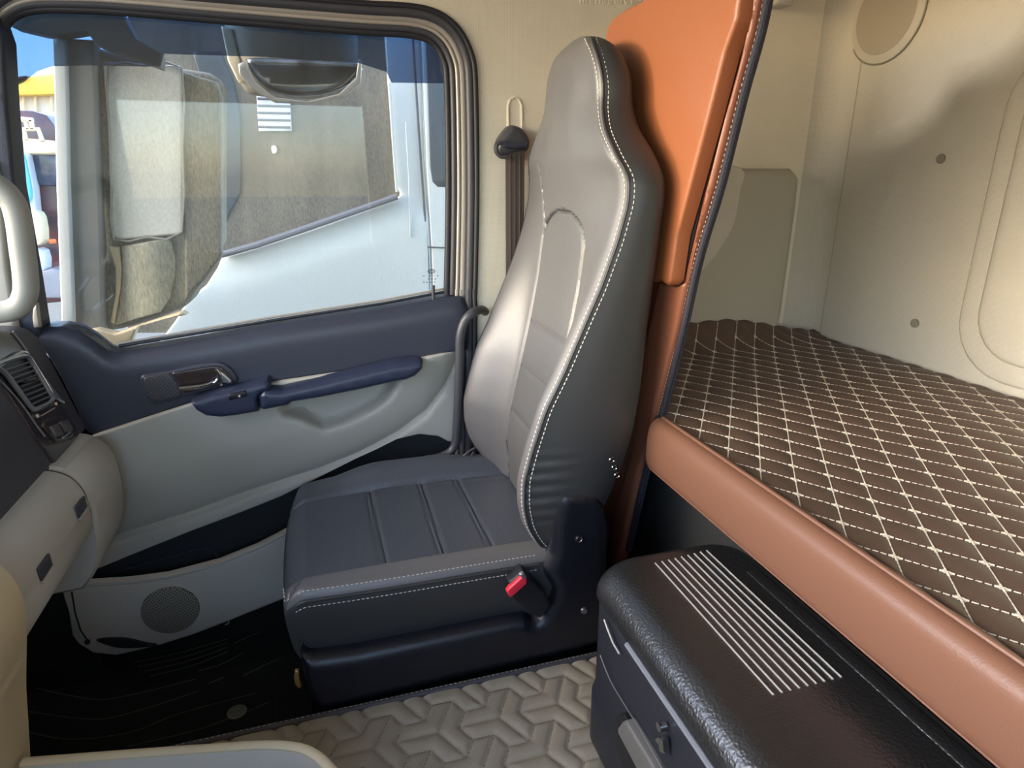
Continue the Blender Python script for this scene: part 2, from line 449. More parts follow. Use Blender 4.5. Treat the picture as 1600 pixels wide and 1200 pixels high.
# side wall: header over the door, wall behind the door, strip in front
def wall(name, boxes, m=M['beige_vinyl']):
    mb = MB()
    for lo, hi in boxes: mb.box(lo, hi)
    return struct(mb.build(name, m, smooth=0))
wr = wall('wall_right', [((-1.15, DY, 1.56), (0.37, DY+.07, 1.86)), ((0.372, DY, 0), (1.42, DY+.07, 1.86))])
mb = MB(); mb.box((-1.15, 1.555, -0.04), (0.37, DY+.07, 0.36)); mb.box((-1.15, 1.50, -0.04), (-0.585, DY+.07, 0.82)); mb.build('kick_panel', M['carpet'], wr)
wall('wall_back', [((1.35, -0.62, 0), (1.42, 1.60, 1.86))], M['beige_fabric'])
# driver's side wall with its own window opening
wall('wall_left', [((-1.15, -0.62, 0), (1.42, -0.55, 0.80)), ((-1.15, -0.62, 1.52), (1.42, -0.55, 1.86)), ((0.30, -0.62, 0.80), (1.42, -0.55, 1.52)), ((-1.15, -0.62, 0.80), (-0.85, -0.55, 1.52))])
# front wall below the windscreen and header above
wall('wall_front', [((-1.22, -0.62, -0.04), (-1.15, 1.60, 0.88)), ((-1.22, -0.62, 1.74), (-1.15, 1.60, 1.86)), ((-1.22, -0.62, 0.88), (-1.15, -0.52, 1.74))], M['dash_dark'])

# corner cove between the back wall and the side wall
cv = MB()
def cove(a, b):
    t = a*math.pi/2
    return (1.35-0.07+0.07*math.sin(t), DY-0.07+0.07*math.cos(t), 0.60+b*1.26)
cv.grid(8, 2, cove)
o = cv.build('cove', M['beige_fabric'], wr); o['kind'] = 'stuff'; del o['kind']

# lower side panel of the sleeper with its ledge
pts = [(0.63, 0.6), (1.21, 0.6), (1.235, 0.8), (1.238, 1.10), (1.235, 1.165), (1.215, 1.19), (0.63, 1.19)]
def side3(v): return lambda a, b: Vector((a/1000, v, b/1000))
panel('ledge_panel', [(a*1000, b*1000) for a, b in resample(pts, .05)], side3(1.465), M['beige_pocket'], wr, step=30, rpx=22, rd=0.03, thick=0.03, smooth_n=0)
pc = [aty(*p, 1.455) for p in [(1050, 263), (1157, 262), (1156, 300), (1148, 345), (1128, 385), (1095, 425), (1050, 450)]]
panel('side_pad', [(p.x*1000, p.z*1000) for p in pc], side3(1.452), M['beige_fabric'], wr, step=25, rpx=5, rd=0.004, thick=0.02, smooth_n=3)
# vertical seam between the panels
mbs = MB(); mbs.tube([(1.3495, 1.445, 0.70), (1.3495, 1.445, 1.8)], 0.0015, 6); mbs.build('wall_seam', M['beige_pocket'], wr)

# back wall furniture: plugs, speaker cover, embossed window panel
wb = bpy.data.objects['wall_back']
for px, py in [(1300, 70), (1290, 252), (1471, 248), (1266, 465), (1430, 505)]:
    c = at(px, py, 'x', 1.348); mb = MB(); 
    mb.tube([c, c+Vector((-0.0035, 0, 0)), c+Vector((-0.005, 0, 0))], [0.0105, 0.0105, 0.007], 16); mb.build('plug', M['plug'], wb)
c = at(1386, 22, 'x', 1.348)
mb = MB(); mb.tube([c, c+Vector((-.002, 0, 0)), c+Vector((-.005, 0, 0))], [0.106, 0.106, 0.100], 48); sp = mb.build('speaker_cover', M['beige_fabric'], wb)
mb = MB(); mb.tube([c+Vector((-.0045, 0, 0)), c+Vector((-.0060, 0, 0))], [0.088, 0.086], 48); mb.build('grille', mat('speaker_felt', (160, 152, 138), .9, bump='noise', bscale=500, bstr=.4), sp)
mb = MB(); mb.tube([c+Vector((-.001, .108*math.cos(t), .108*math.sin(t))) for t in np.linspace(0, 2*math.pi, 49)[:-1]], 0.0022, 6, closed=True); mb.build('rim', M['plug'], sp)
# embossed rounded panel: a raised frame of two steps
def rrect(y0, y1, z0, z1, r, n=6):
    P = []
    for cy, cz, a0 in ((y1-r, z1-r, 0), (y0+r, z1-r, 90), (y0+r, z0+r, 180), (y1-r, z0+r, 270)):
        for k in range(n+1):
            a = math.radians(a0+90*k/n); P.append((cy+r*math.cos(a), cz+r*math.sin(a)))
    return P
ey = at(1548, 400, 'x', 1.345).y
for off, dd, nm in ((0.042, 0.006, 'embossed_frame'), (0.0, 0.014, 'embossed_panel')):
    P = rrect(-0.10-off, ey+off, 0.80-off, 1.38+off, 0.10+off*.6)
    panel(nm, [(a*1000, b*1000) for a, b in P], (lambda dd: lambda a, b: Vector((1.349-dd, a/1000, b/1000)))(dd), M['beige_fabric'], wb, step=60, rpx=22, rd=dd, thick=0.002, dirn=(1, 0, 0), smooth_n=0)
# folded-up clip near the top
mb = MB(); p = aty(1222, 2, 1.49); mb.box((p.x-.03, 1.47, p.z-.012), (p.x+.02, 1.52, p.z+.05), 0.008); mb.build('latch_cover', M['beige_plastic'], wr)
# half-seen lettering on the wall
lt = MB(); x = 905
for k, wd in enumerate([5, 4, 7, 8, 7, 5, 9, 10, 4, 4, 8, 9, 8]):
    a = aty(x, 3, DY-.002); b = aty(x+wd*.55, 3, DY-.002)
    cx = (a.x+b.x)/2; rw = (b.x-a.x)/2
    if k in (6, 7, 3, 11): lt.tube([(cx+rw*math.cos(t), DY-.0015, a.z+.012+.016*math.sin(t)) for t in np.linspace(0, 2*math.pi, 17)[:-1]], 0.0022, 5, closed=True)
    else: lt.tube([(cx, DY-.0015, a.z-.004), (cx, DY-.0015, a.z+.028)], 0.0024, 5)
    x += wd
lt.build('wall_lettering', M['white_mark'], wr)

# belt slot pressed into the wall
sl = [aty(*p, DY-.001) for p in [(794, 250), (794, 165), (797, 156), (804, 152), (811, 156), (815, 165), (816, 250)]]
MB().tube(sl, 0.0035, 8).build('belt_slot', M['beige_vinyl'], wr)

# A pillar
ap = panel('trim_1', [(-90, -60), (-10, 20), (4, 60), (10, 160), (22, 290), (48, 430), (62, 515), (60, 560), (-90, 560)], Y(1.50), M['navy_plastic'], step=25, rpx=6, rd=0.01, thick=0.05, smooth_n=0)
struct(ap)
panel('pillar_strip', [(-60, 250), (-8, 250), (3, 320), (12, 420), (28, 524), (-10, 530), (-60, 530)], Y(1.485), M['beige_plastic'], ap, step=20, rpx=8, rd=0.012, thick=0.015, smooth_n=0)
panel('pillar_flange', [(52, 478), (57, 474), (60, 500), (62, 512), (52, 512), (50, 495)], Y(1.49), M['frame_metal'], ap, step=8, rpx=2, rd=0.003, thick=0.01, smooth_n=0)

# ------------------------------------------------------------------ window frame + glass
gl_out = [(695, 455), (697, 300), (694, 130), (688, 92), (668, 66), (640, 59), (560, 54), (400, 40), (200, 22), (60, 18), (22, 26), (8, 48), (8, 80), (15, 180), (25, 290), (45, 400), (58, 520), (64, 600), (200, 600), (450, 560), (690, 500)]
glass = panel('window_1', gl_out, Y(1.555), M['glass'], step=60, rpx=0, rd=0, thick=0.004, smooth_n=0)
struct(glass)
def ring(name, path, r, m, y, parent, closed=False, flat=1.0, n=12):
    mb = MB(); mb.tube([aty(a, b, y) for a, b in path], r, n, closed=closed, flat=flat); return mb.build(name, m, parent, 60)
inner_path = cat_pts([(50, 530), (38, 440), (22, 300), (12, 190), (4, 90), (6, 48), (22, 26), (58, 15), (130, 15), (200, 19), (400, 36), (560, 49), (640, 54), (675, 66), (694, 96), (699, 140), (701, 300), (698, 460)], 6, False)
def offs(path, d):
    P = np.array(path); T = np.gradient(P, axis=0); T /= (np.linalg.norm(T, axis=1)[:, None]+1e-9); N = np.stack([T[:, 1], -T[:, 0]], 1)
    return [tuple(p) for p in P+N*d]
ring('glass_run', inner_path, 0.008, M['seal_black'], 1.540, glass)
ring('inner_seal', offs(inner_path, 9), 0.0075, M['seal_rubber'], 1.533, glass)
ring('metal_flange', offs(inner_path, 16), 0.0045, M['frame_metal'], 1.528, glass)
ring('frame_band', offs(inner_path, 24), 0.0085, mat('frame_band', (150, 145, 138), .45), 1.530, glass)
ring('door_seal', offs(inner_path, 35), 0.0105, M['seal_rubber'], 1.522, glass)
ring('seal_lip', offs(inner_path, 44), 0.0065, M['seal_black'], 1.516, glass)
# B-pillar strips continuing down beside the door
hp = [tuple(p) for p in offs(inner_path, 40)]
hp = hp[6:]+[(748, 560), (1010, 560), (1010, -140), (-120, -140), (-120, 60)]
panel('header_panel', hp, Y(1.519), M['beige_vinyl'], wr, step=40, rpx=3, rd=.003, thick=.03, smooth_n=0)
for x, r, m, nm, y in ((714, .0045, 'frame_metal', 'pillar_flange', 1.528), (722, .0085, 'grey_trim', 'pillar_band', 1.530), (733, .0105, 'seal_rubber', 'pillar_seal', 1.522), (742, .0065, 'seal_black', 'pillar_lip', 1.516)):
    MB().tube([aty(x-1, 452, y), aty(x, 480, y), aty(x, 720, y)], r, 10).build(nm, M[m], wr)
MB().box((0.30, 1.535, 0.0), (0.375, 1.56, 0.95)).build('door_gap', M['seal_black'], wr)

# etched mark in the corner of the glass
em = MB()
for k, (a0, a1) in enumerate(((20, 160), (200, 340))):
    pass
ec = aty(674, 424, 1.5535)
em.tube([ec+Vector((.0085*math.cos(t), 0, .0045*math.sin(t))) for t in np.linspace(0, 2*math.pi, 25)[:-1]], 0.0009, 5, closed=True)
for dx in (-.003, .003): em.tube([ec+Vector((dx*.4, 0, .0035)), ec+Vector((dx, 0, -.002)), ec+Vector((dx*1.7, 0, .0015))], 0.0008, 5)
for row, (yy, xs) in enumerate(((431, (662, 672, 676, 684)), (436, (670, 675, 680)), (441, (662, 667, 673, 679)))):
    for xx in xs:
        q = aty(xx, yy, 1.5535); em.box((q.x-.002, q.y-.0004, q.z-.0008), (q.x+.002, q.y+.0004, q.z+.0008))
em.build('etched_mark', M['glass_print'], glass)

# ================================================================== DOOR
door = empty('door_1', (0, 1.52, 0.0)); struct(door)
# hidden carcass behind the trim
panel('door_core', [(60, 560), (190, 552), (430, 512), (700, 476), (728, 470), (730, 700), (700, 900), (440, 960), (180, 1030), (110, 1010), (95, 900)], Y(1.57), M['pocket_dark'], door, step=80, rpx=0, rd=0, thick=0.02, smooth_n=0)
top_pts = [(30, 516), (60, 510), (98, 508), (125, 515), (150, 531), (170, 546), (190, 549), (240, 541), (320, 528), (430, 506), (600, 481), (700, 462), (722, 461), (728, 470)]
def door_top(px): return interp(top_pts, px)
def up3(a, b):
    d = max(0, b-door_top(a)); w_ = 34
    t = min(1, d/w_); return aty(a, b, 1.498+0.034*(1-math.sqrt(max(0, 1-(1-t)**2))))
up_ol = top_pts + [(731, 500), (726, 545), (720, 547), (600, 571), (430, 596), (300, 629), (205, 660), (142, 681), (120, 640), (95, 590), (60, 535)]
ut = panel('upper_trim', up_ol, up3, M['navy_plastic'], door, step=9, rpx=3, rd=0.004, thick=0.04, smooth_n=2)
# two sill seals under the glass
MB().tube([aty(a, b, 1.541) for a, b in [(186, 541), (300, 522), (430, 500), (600, 474), (700, 455)]], 0.0035, 8).build('sill_seal', M['seal_black'], door)
MB().tube([aty(a, b, 1.547) for a, b in [(186, 537), (300, 517), (430, 495), (600, 469), (700, 450)]], 0.0028, 8).build('sill_seal', M['frame_metal'], door)
# lower beige trim with crease and hand scoop
cre = [(60, 860), (180, 836), (300, 798), (400, 762), (500, 730), (560, 706), (620, 674), (665, 640), (695, 600), (712, 560), (725, 520)]
scoop = cat_pts([(434, 650), (436, 618), (452, 600), (500, 588), (560, 575), (600, 567), (622, 571), (629, 590), (622, 612), (600, 638), (560, 660), (525, 673), (500, 676), (470, 662)], 4)
scoop = np.array([tuple(p) for p in scoop])
def low3(a, b):
    s = b-interp(cre, a)
    if s < 0: y = 1.517-0.036*math.sqrt(min(1, -s/70))
    else: y = 1.517-0.018*sstep(s, 0, 16)
    q = np.array([[a, b]])
    if inside(q, scoop)[0]: y += 0.06*sstep(seg_dist(q, scoop)[0], 0, 26)
    return aty(a, b, y)
low_ol = [(142, 683), (205, 662), (300, 631), (430, 598), (600, 573), (718, 548), (719, 600), (716, 660), (712, 692), (700, 690), (685, 682), (655, 679), (620, 687), (590, 702), (555, 718), (500, 746), (440, 776), (380, 800), (300, 830), (200, 870), (120, 903), (112, 915), (95, 925), (100, 900), (118, 860), (165, 790), (160, 730)]
feats = [[(a, b+o_) for a, b in cre] for o_ in (-30, -18, -9, -4, 0, 4, 8, 12, 16)]
sc_c = scoop.mean(0)
feats += [[tuple(sc_c+(p-sc_c)*f_) for p in np.vstack([scoop, scoop[:1]])] for f_ in (1.0, .93, .86, .78, .68)]
panel('lower_trim', low_ol, low3, M['beige_plastic'], door, step=7, rpx=3, rd=0.004, thick=0.012, smooth_n=0, feat=feats)
# pocket
panel('door_pocket', [(105, 925), (125, 890), (300, 815), (440, 760), (560, 700), (650, 665), (715, 670), (715, 800), (440, 850), (260, 915), (115, 930)], Y(1.545), M['pocket_dark'], door, step=40, rpx=0, rd=0, thick=0.02, smooth_n=0)
MB().tube([aty(a, b, 1.540) for a, b in [(180, 893), (240, 877), (300, 860), (320, 857), (335, 862), (342, 872)]], 0.002, 6).build('pocket_ridge', M['navy_plastic'], door)
pk_ol = [(112, 914), (140, 915), (200, 911), (260, 903), (340, 882), (400, 858), (450, 832), (600, 780), (700, 740), (712, 760), (690, 860), (450, 935), (400, 955), (350, 975), (300, 994), (252, 1009), (225, 1016), (180, 1026), (145, 1022), (122, 1008), (112, 995), (107, 960), (96, 926)]
def pk3(a, b): return aty(a, b, 1.468)
lp = panel('pocket_front', pk_ol, pk3, M['beige_low'], door, step=14, rpx=5, rd=0.008, thick=0.02, smooth_n=0)
MB().tube([aty(a, b, 1.470) for a, b in [(118, 916), (200, 911), (260, 903), (340, 882), (400, 858), (450, 832), (520, 806)]], 0.0035, 8).build('pocket_lip', M['beige_plastic'], lp)
# raised speaker surround and grille
MB().tube([aty(a, b, 1.467) for a, b in cat_pts([(185, 917), (230, 914), (268, 913), (295, 922), (330, 945), (357, 970), (352, 976)], 4, False)], 0.0014, 6).build('surround_line', M['beige_low'], lp)
cg = aty(266, 955, 1.462); mb = MB(); mb.tube([cg+Vector((0, .008, 0)), cg, cg+Vector((0, -.002, 0))], [0.064, 0.062, 0.054], 40)
mb.build('speaker_grille', M['speaker_door'], lp)
MB().tube([aty(a, b, 1.466) for a, b in [(112, 925), (118, 960), (126, 985), (136, 1000)]], 0.0018, 6).build('panel_crease', M['pocket_dark'], lp)
cs = aty(136, 1004, 1.464); MB().tube([cs+Vector((0, .01, 0)), cs, cs+Vector((0, -.002, 0))], [.0065, .006, .004], 12).build('screw', M['black_plastic'], lp)
panel('lower_recess', [(150, 1001), (175, 998), (200, 999), (225, 1005), (245, 1009), (215, 1013), (185, 1013), (165, 1008)], Y(1.462), M['pocket_dark'], lp, step=12, rpx=2, rd=.002, thick=.01)

# pull handle / armrest
arm = panel('armrest', [(404, 618), (412, 610), (440, 611), (500, 598), (560, 583), (620, 569), (655, 565), (663, 566), (662, 578), (650, 590), (636, 596), (622, 598), (560, 612), (500, 624), (456, 631), (450, 636), (410, 644), (405, 640)], Y(1.435), M['navy_bar'], door, step=7, rpx=9, rd=0.022, thick=0.03, smooth_n=0)
pod = panel('switch_pod', [(296, 630), (340, 616), (380, 607), (417, 597), (421, 600), (423, 612), (408, 616), (402, 625), (405, 645), (370, 651), (345, 654), (322, 652), (306, 643)], Y(1.440), M['navy_bar'], door, step=7, rpx=7, rd=0.015, thick=0.05, smooth_n=0)
panel('window_switch', [(356, 617), (384, 611), (386, 619), (358, 626)], Y(1.436), M['black_plastic'], pod, step=8, rpx=2, rd=.003, thick=.008, smooth_n=0)
q = aty(374, 619, 1.434); MB().box((q.x-.0018, q.y-.001, q.z-.0018), (q.x+.0018, q.y+.001, q.z+.0018)).build('switch_mark', M['white_mark'], pod)
# inside handle
hz = panel('handle_bezel', [(219, 592), (226, 585), (262, 580), (300, 571), (330, 566), (346, 567), (360, 575), (370, 588), (372, 597), (350, 604), (300, 618), (250, 632), (240, 632), (232, 627), (222, 607)], Y(1.4915), M['navy_plastic'], door, step=7, rpx=4, rd=.005, thick=.01, smooth_n=2)
panel('handle_grille', [(224, 590), (264, 583), (277, 600), (285, 618), (243, 629), (234, 622), (226, 604)], Y(1.489), M['grille_dark'], hz, step=10, rpx=2, rd=.002, thick=.004, smooth_n=0)
panel('handle_recess', [(268, 583), (300, 577), (332, 572), (346, 574), (358, 584), (366, 597), (340, 603), (289, 615), (279, 600)], Y(1.4885), M['gloss_dark'], hz, step=8, rpx=2, rd=.003, thick=.004, smooth_n=0)
mb = MB()
lv = cat_pts([(281, 607), (295, 606), (312, 604), (328, 600), (340, 593), (343, 585), (338, 577)], 4, False)
mb.tube([aty(a, b, 1.477) for a, b in lv], [0.006]*10+[0.005]*5+[0.0038]*(len(lv)-15), 10, flat=1.0)
mb.build('door_lever', M['chrome'], hz)
panel('lever_tail', [(337, 576), (347, 581), (357, 590), (364, 599), (350, 599), (343, 590)], Y(1.482), M['satin_silver'], hz, step=6, rpx=3, rd=.004, thick=.004, smooth_n=2)
q = aty(346, 601, 1.487); MB().tube([q, q+Vector((0, -.002, 0))], .0025, 8).build('screw', M['satin_silver'], hz)
# lock knob
k0 = aty(677, 471, 1.525); k1 = aty(677, 446, 1.525)
kb = MB(); kb.tube([k0, k1], .0042, 12); kb.tube([k0+Vector((0, 0, -.003)), k0+Vector((0, 0, .002))], [.009, .006], 14); kb.build('lock_knob', M['seal_rubber'], door)

# ================================================================== DASHBOARD
dash = empty('dashboard', (-0.8, 1.1, 0.3), 'dark dashboard end with beige glovebox beside the passenger door', 'dashboard')
def prof_prism(name, prof, y0, y1, m, parent, bev=0.0):
    mb = MB(); n = len(prof)
    ys = [y0, y0+bev, y1-bev, y1] if bev else [y0, y1]
    c = (sum(p[0] for p in prof)/n, sum(p[1] for p in prof)/n)
    vs = []
    for k, y in enumerate(ys):
        sh = 0.0
        for p in prof:
            q = Vector((p[0], y, p[1]))
            if bev and k in (0, len(ys)-1):
                d = Vector((c[0]-p[0], 0, c[1]-p[1])); q = q+d.normalized()*bev
            vs.append(q)
    fs = []
    for k in range(len(ys)-1):
        for i in range(n): fs.append((k*n+i, k*n+(i+1) % n, (k+1)*n+(i+1) % n, (k+1)*n+i))
    fs += [tuple(range(n)), tuple((len(ys)-1)*n+i for i in range(n))]
    mb.add(vs, fs); return mb.build(name, m, parent, 40)
dark_prof = cat_pts([(-0.62, 0.895), (-0.585, 0.893), (-0.56, 0.885), (-0.543, 0.865)], 3, False)+[(-0.519, 0.766), (-0.497, 0.668), (-0.52, 0.64), (-1.0, 0.64), (-1.1, 0.80), (-0.9, 0.88)]
prof_prism('dash_top', [tuple(p) for p in dark_prof], -0.45, 1.455, M['dash_dark'], dash)
glove_prof = [tuple(p) for p in cat_pts([(-0.500, 0.672), (-0.482, 0.668), (-0.462, 0.655), (-0.448, 0.632), (-0.442, 0.60), (-0.442, 0.560), (-0.452, 0.535), (-0.475, 0.525)], 4, False)]+[(-0.70, 0.52), (-0.70, 0.66)]
gb_ = prof_prism('glovebox', glove_prof, 0.905, 1.235, M['glove_beige'], dash, 0.004)
end_prof = [tuple(p) for p in cat_pts([(-0.502, 0.672), (-0.482, 0.667), (-0.462, 0.653), (-0.447, 0.63), (-0.441, 0.60), (-0.440, 0.545), (-0.447, 0.49), (-0.462, 0.445), (-0.49, 0.41)], 4, False)]+[(-0.70, 0.40), (-0.70, 0.66)]
prof_prism('dash_side_cover', end_prof, 1.246, 1.425, M['glove_beige'], dash, 0.008)
near_prof = [tuple(p) for p in cat_pts([(-0.502, 0.684), (-0.470, 0.694), (-0.440, 0.688), (-0.425, 0.66), (-0.420, 0.619), (-0.426, 0.578), (-0.441, 0.507), (-0.451, 0.453), (-0.468, 0.351), (-0.481, 0.277)], 4, False)]+[(-0.70, 0.277), (-0.70, 0.66)]
prof_prism('centre_column', near_prof, 0.50, 0.898, M['cream'], dash, 0.006)
prof_prism('gap_shade', [(p[0]-.005, p[1]-.005) for p in glove_prof], 0.51, 1.41, M['seal_black'], dash)  # black filler stands in for shade in the glovebox gaps
# glovebox latches (recessed dark pulls)
for px, py in ((127, 792), (70, 886)):
    c = at(px, py, 'x', -0.4405)
    mb = MB(); mb.box((-0.4425, c.y-.022, c.z-.011), (-0.4385, c.y+.022, c.z+.011), .0015); mb.build('latch', M['seal_rubber'], gb_)
    mb = MB(); mb.box((-0.441, c.y-.024, c.z-.0145), (-0.437, c.y+.024, c.z-.0115), .001); mb.build('latch_rim', M['beige_plastic'], gb_)
# vent console on the dash face: plane through the profile
p0 = Vector((-0.543, 0, 0.868)); p1 = Vector((-0.497, 0, 0.668)); e = (p1-p0).normalized(); nn = Vector((-e.z, 0, e.x)); nn = nn if nn.x > 0 else -nn
def dface(off):
    def f(a, b):
        d = fw + rt*((a-800)/FOC) + up*((600-b)/FOC); c = Vector((0, 0, CAMZ)); q = p0+nn*off
        return c+d*((q-c).dot(nn)/d.dot(nn))
    return f
vc = panel('vent_console', [(-60, 520), (0, 516), (20, 517), (34, 530), (60, 570), (100, 630), (128, 680), (88, 728), (60, 690), (20, 625), (-20, 560), (-60, 520)], dface(.004), M['gloss_dark'], dash, step=8, rpx=4, rd=.004, thick=.01, dirn=tuple(-nn), smooth_n=0)
fr = [(-3, 574), (2, 567), (36, 557), (46, 562), (62, 588), (78, 615), (82, 622), (76, 630), (56, 639), (48, 636), (30, 612), (10, 585)]
frc = cat_pts(fr, 4)
panel('vent_back', fr, dface(.005), M['black_plastic'], vc, step=10, rpx=2, rd=.001, thick=.003, dirn=tuple(-nn), smooth_n=3)
MB().tube([dface(.009)(*p) for p in frc], .0048, 8, closed=True).build('vent_frame', M['satin_silver'], vc)
MB().tube([dface(.008)(*p) for p in cat_pts([(-40, 590), (0, 572), (22, 556), (40, 552), (60, 580), (84, 618), (98, 628)], 5, False)], .0042, 8).build('chrome_sweep', M['chrome'], vc)
MB().tube([dface(.006)(*p) for p in cat_pts([(20, 518), (40, 545), (64, 582), (90, 618), (100, 630)], 4, False)], .0016, 6).build('edge_chrome', M['satin_silver'], vc)
MB().tube([dface(.006)(*p) for p in cat_pts([(-10, 585), (10, 605), (32, 630), (56, 664), (70, 682)], 4, False)], .002, 6).build('edge_chrome', M['satin_silver'], vc)
for k in range(9):
    t = k/8
    a = (6+t*44, 579+t*52); b = (44+t*32, 566+t*54)
    A = dface(.010)(*a); B = dface(.010)(*b)
    if k == 4: A = dface(.010)(a[0]+6, a[1]-2)
    mb = MB(); mb.tube([A, B], .0042, 8, flat=.45, updir=tuple(e)); mb.build('vent_slat', M['slat'], vc)
mb = MB(); A = dface(.014)(38, 596); B = dface(.014)(54, 592); mb.tube([A, B], .006, 8, flat=.6); mb.build('vent_tab', M['black_plastic'], vc)
for p in ((58, 650), (87, 631)):
    mb = MB(); q = dface(.006)(*p); mb.tube([q-nn*.001, q+nn*.002], .0035, 6); mb.build('indicator', M['white_mark'], vc)
MB().tube([dface(.006)(64, 650), dface(.006)(86, 637)], .0008, 5).build('slider_line', M['white_mark'], vc)
sw = panel('switch_frame', [(68, 663), (76, 654), (98, 649), (104, 655), (116, 678), (112, 684), (92, 690), (84, 686)], dface(.008), M['gloss_dark'], vc, step=7, rpx=3, rd=.003, thick=.006, dirn=tuple(-nn), smooth_n=2)
for a in ((80, 666), (95, 659)):
    P = [a, (a[0]+13, a[1]-5), (a[0]+22, a[1]+12), (a[0]+10, a[1]+17)]
    panel('rocker_switch', P, dface(.012), M['switch_grey'], sw, step=7, rpx=2, rd=.003, thick=.006, dirn=tuple(-nn), smooth_n=0)
MB().tube([dface(.014)(98, 684), dface(.014)(110, 675)], .0018, 6).build('switch_mark', M['satin_silver'], sw)
# curved rail below the dash, left edge
# low console tray on the tunnel (bottom of the frame)
tr = empty('console_tray', (-0.25, 0.6, 0.262), 'open console tray, rim coloured sunlit cream, on the tunnel at the bottom left', 'tray')
rim_px = [(40, 1187), (120, 1181), (240, 1172), (340, 1165), (400, 1161), (440, 1161), (475, 1166), (500, 1178), (520, 1196), (535, 1215), (560, 1260)]
rim = [at(a, b, 'z', 0.40) for a, b in rim_px]; rim = [Vector(p) for p in cat_pts([tuple(p) for p in rim], 4, False)]
mb = MB()
wv = []; 
for i, p in enumerate(rim):
    t = (rim[min(i+1, len(rim)-1)]-rim[max(i-1, 0)]).normalized(); nrm_ = Vector((t.y, -t.x, 0))
    if nrm_.y > 0: nrm_ = -nrm_ if i < len(rim)*0.8 else nrm_
    nrm_ = Vector((-(rt.x*0)+t.y, -t.x, 0))
    wv.append((p, nrm_))
prof = [(0.0, -0.122), (0.0, -0.004), (0.002, 0.0), (0.011, 0.0), (0.013, -0.004), (0.016, -0.122)]
vs = []; n = len(prof)
for p, q in wv:
    for a, b in prof: vs.append(p+q*a+Vector((0, 0, b)))
fs = [(i*n+k, i*n+k+1, (i+1)*n+k+1, (i+1)*n+k) for i in range(len(wv)-1) for k in range(n-1)]
mb.add(vs, fs); mb.build('tray_wall', M['beige_low'], tr)
MB().tube([p+q*.006+Vector((0, 0, .002)) for p, q in wv], .0075, 10, flat=.6).build('tray_rim', M['cream'], tr)  # sunlit lip of the tray put into the rim's colour
mb = MB(); bot = [p+q*.012+Vector((0, 0, -.132)) for p, q in wv]; c0 = Vector((-.43, .55, .278)); c1 = Vector((0.0, .50, .278))
mb.add([Vector((b.x, b.y, .278)) for b in bot]+[c1, c0], [tuple(range(len(bot)+2))]); mb.build('tray_floor', M['pocket_dark'], tr)

# ================================================================== FLOOR COVERINGS
fm = empty('floor_mat', (-0.4, 1.25, 0.0), 'black ribbed rubber mat in the passenger footwell', 'floor mat')
MB().box((-0.95, 0.955, 0.001), (-0.10, 1.44, 0.012), .004).build('mat_sheet', M['mat_black'], fm)
for ln in ([(42, 1072), (100, 1085), (160, 1093), (230, 1080), (305, 1061)], [(46, 1112), (140, 1124), (200, 1115), (310, 1080)], [(48, 1145), (110, 1155), (200, 1145), (280, 1115), (400, 1083)], [(200, 1166), (300, 1143), (360, 1122)], [(386, 1112), (420, 1097)],
           [(310, 1048), (345, 1038), (380, 1020)], [(326, 1068), (350, 1058)], [(380, 1056), (412, 1040), (440, 1028)], [(365, 1005), (400, 990), (440, 972)], [(210, 1035), (280, 1020), (356, 998)], [(215, 1042), (285, 1027), (356, 1004)], [(225, 1049), (290, 1034), (356, 1011)], [(235, 1056), (300, 1040), (356, 1018)]):
    MB().tube([at(a, b, 'z', .0125) for a, b in cat_pts(ln, 4, False)], .0011, 6).build('mat_rib', M['mat_line'], fm)
for dx in (0, 10):
    MB().tube([at(a+dx, b, 'z', .0125) for a, b in [(424, 1130), (424, 1090), (432, 1060), (447, 1035)]], .002, 6).build('mat_edge', M['mat_black'], fm)
c = at(370, 1112, 'z', .014); mb = MB(); mb.tube([c-Vector((0, 0, .002)), c, c+Vector((0, 0, .0015))], [.021, .021, .018], 28); bd = mb.build('round_badge', M['badge'], fm)
mb = MB()
mb.tube([c+Vector((.014*math.cos(t), .014*math.sin(t), .0015)) for t in np.linspace(0, 2*math.pi, 25)[:-1]], .001, 5, closed=True)
for dx in (-.007, 0, .007): mb.tube([c+Vector((dx-.002, -.006, .0015)), c+Vector((dx+.002, .006, .0015))], .001, 5)
mb.build('badge_relief', M['mat_line'], bd)

# quilted tunnel cover with three-armed chevron blocks
u_ = 0.0362; ox, oy = 0.235, 0.8555
def rot(p): return (-p[0]-p[1], p[0])
A_ = [(0, 0), (0, 2), (1, 1), (1, 0), (2, -1), (2, -2)]; B_ = [rot(p) for p in A_]; C_ = [rot(p) for p in B_]
def txy(p): return (ox+(p[0]+p[1]*.5)*u_, oy+p[1]*u_*math.sqrt(3)/2*.99)
segs = set()
for i in range(-9, 8):
    for j in range(-9, 6):
        for t in (A_, B_, C_):
            P = [(p[0]+3*i, p[1]+3*j) for p in t]
            for a, b in zip(P, P[1:]+P[:1]):
                g_ = max(abs(b[0]-a[0]), abs(b[1]-a[1])); s_ = ((b[0]-a[0])//g_, (b[1]-a[1])//g_)
                for k in range(g_):
                    q0 = (a[0]+s_[0]*k, a[1]+s_[1]*k); q1 = (q0[0]+s_[0], q0[1]+s_[1]); segs.add((min(q0, q1), max(q0, q1)))
QX0, QX1, QY0, QY1 = -0.47, 0.62, 0.42, 0.940
nx, ny = 290, 140
gx = np.linspace(QX0, QX1, nx); gy = np.linspace(QY0, QY1, ny); GX, GY = np.meshgrid(gx, gy); Dq = np.full(GX.shape, 1.0)
sl_ = []
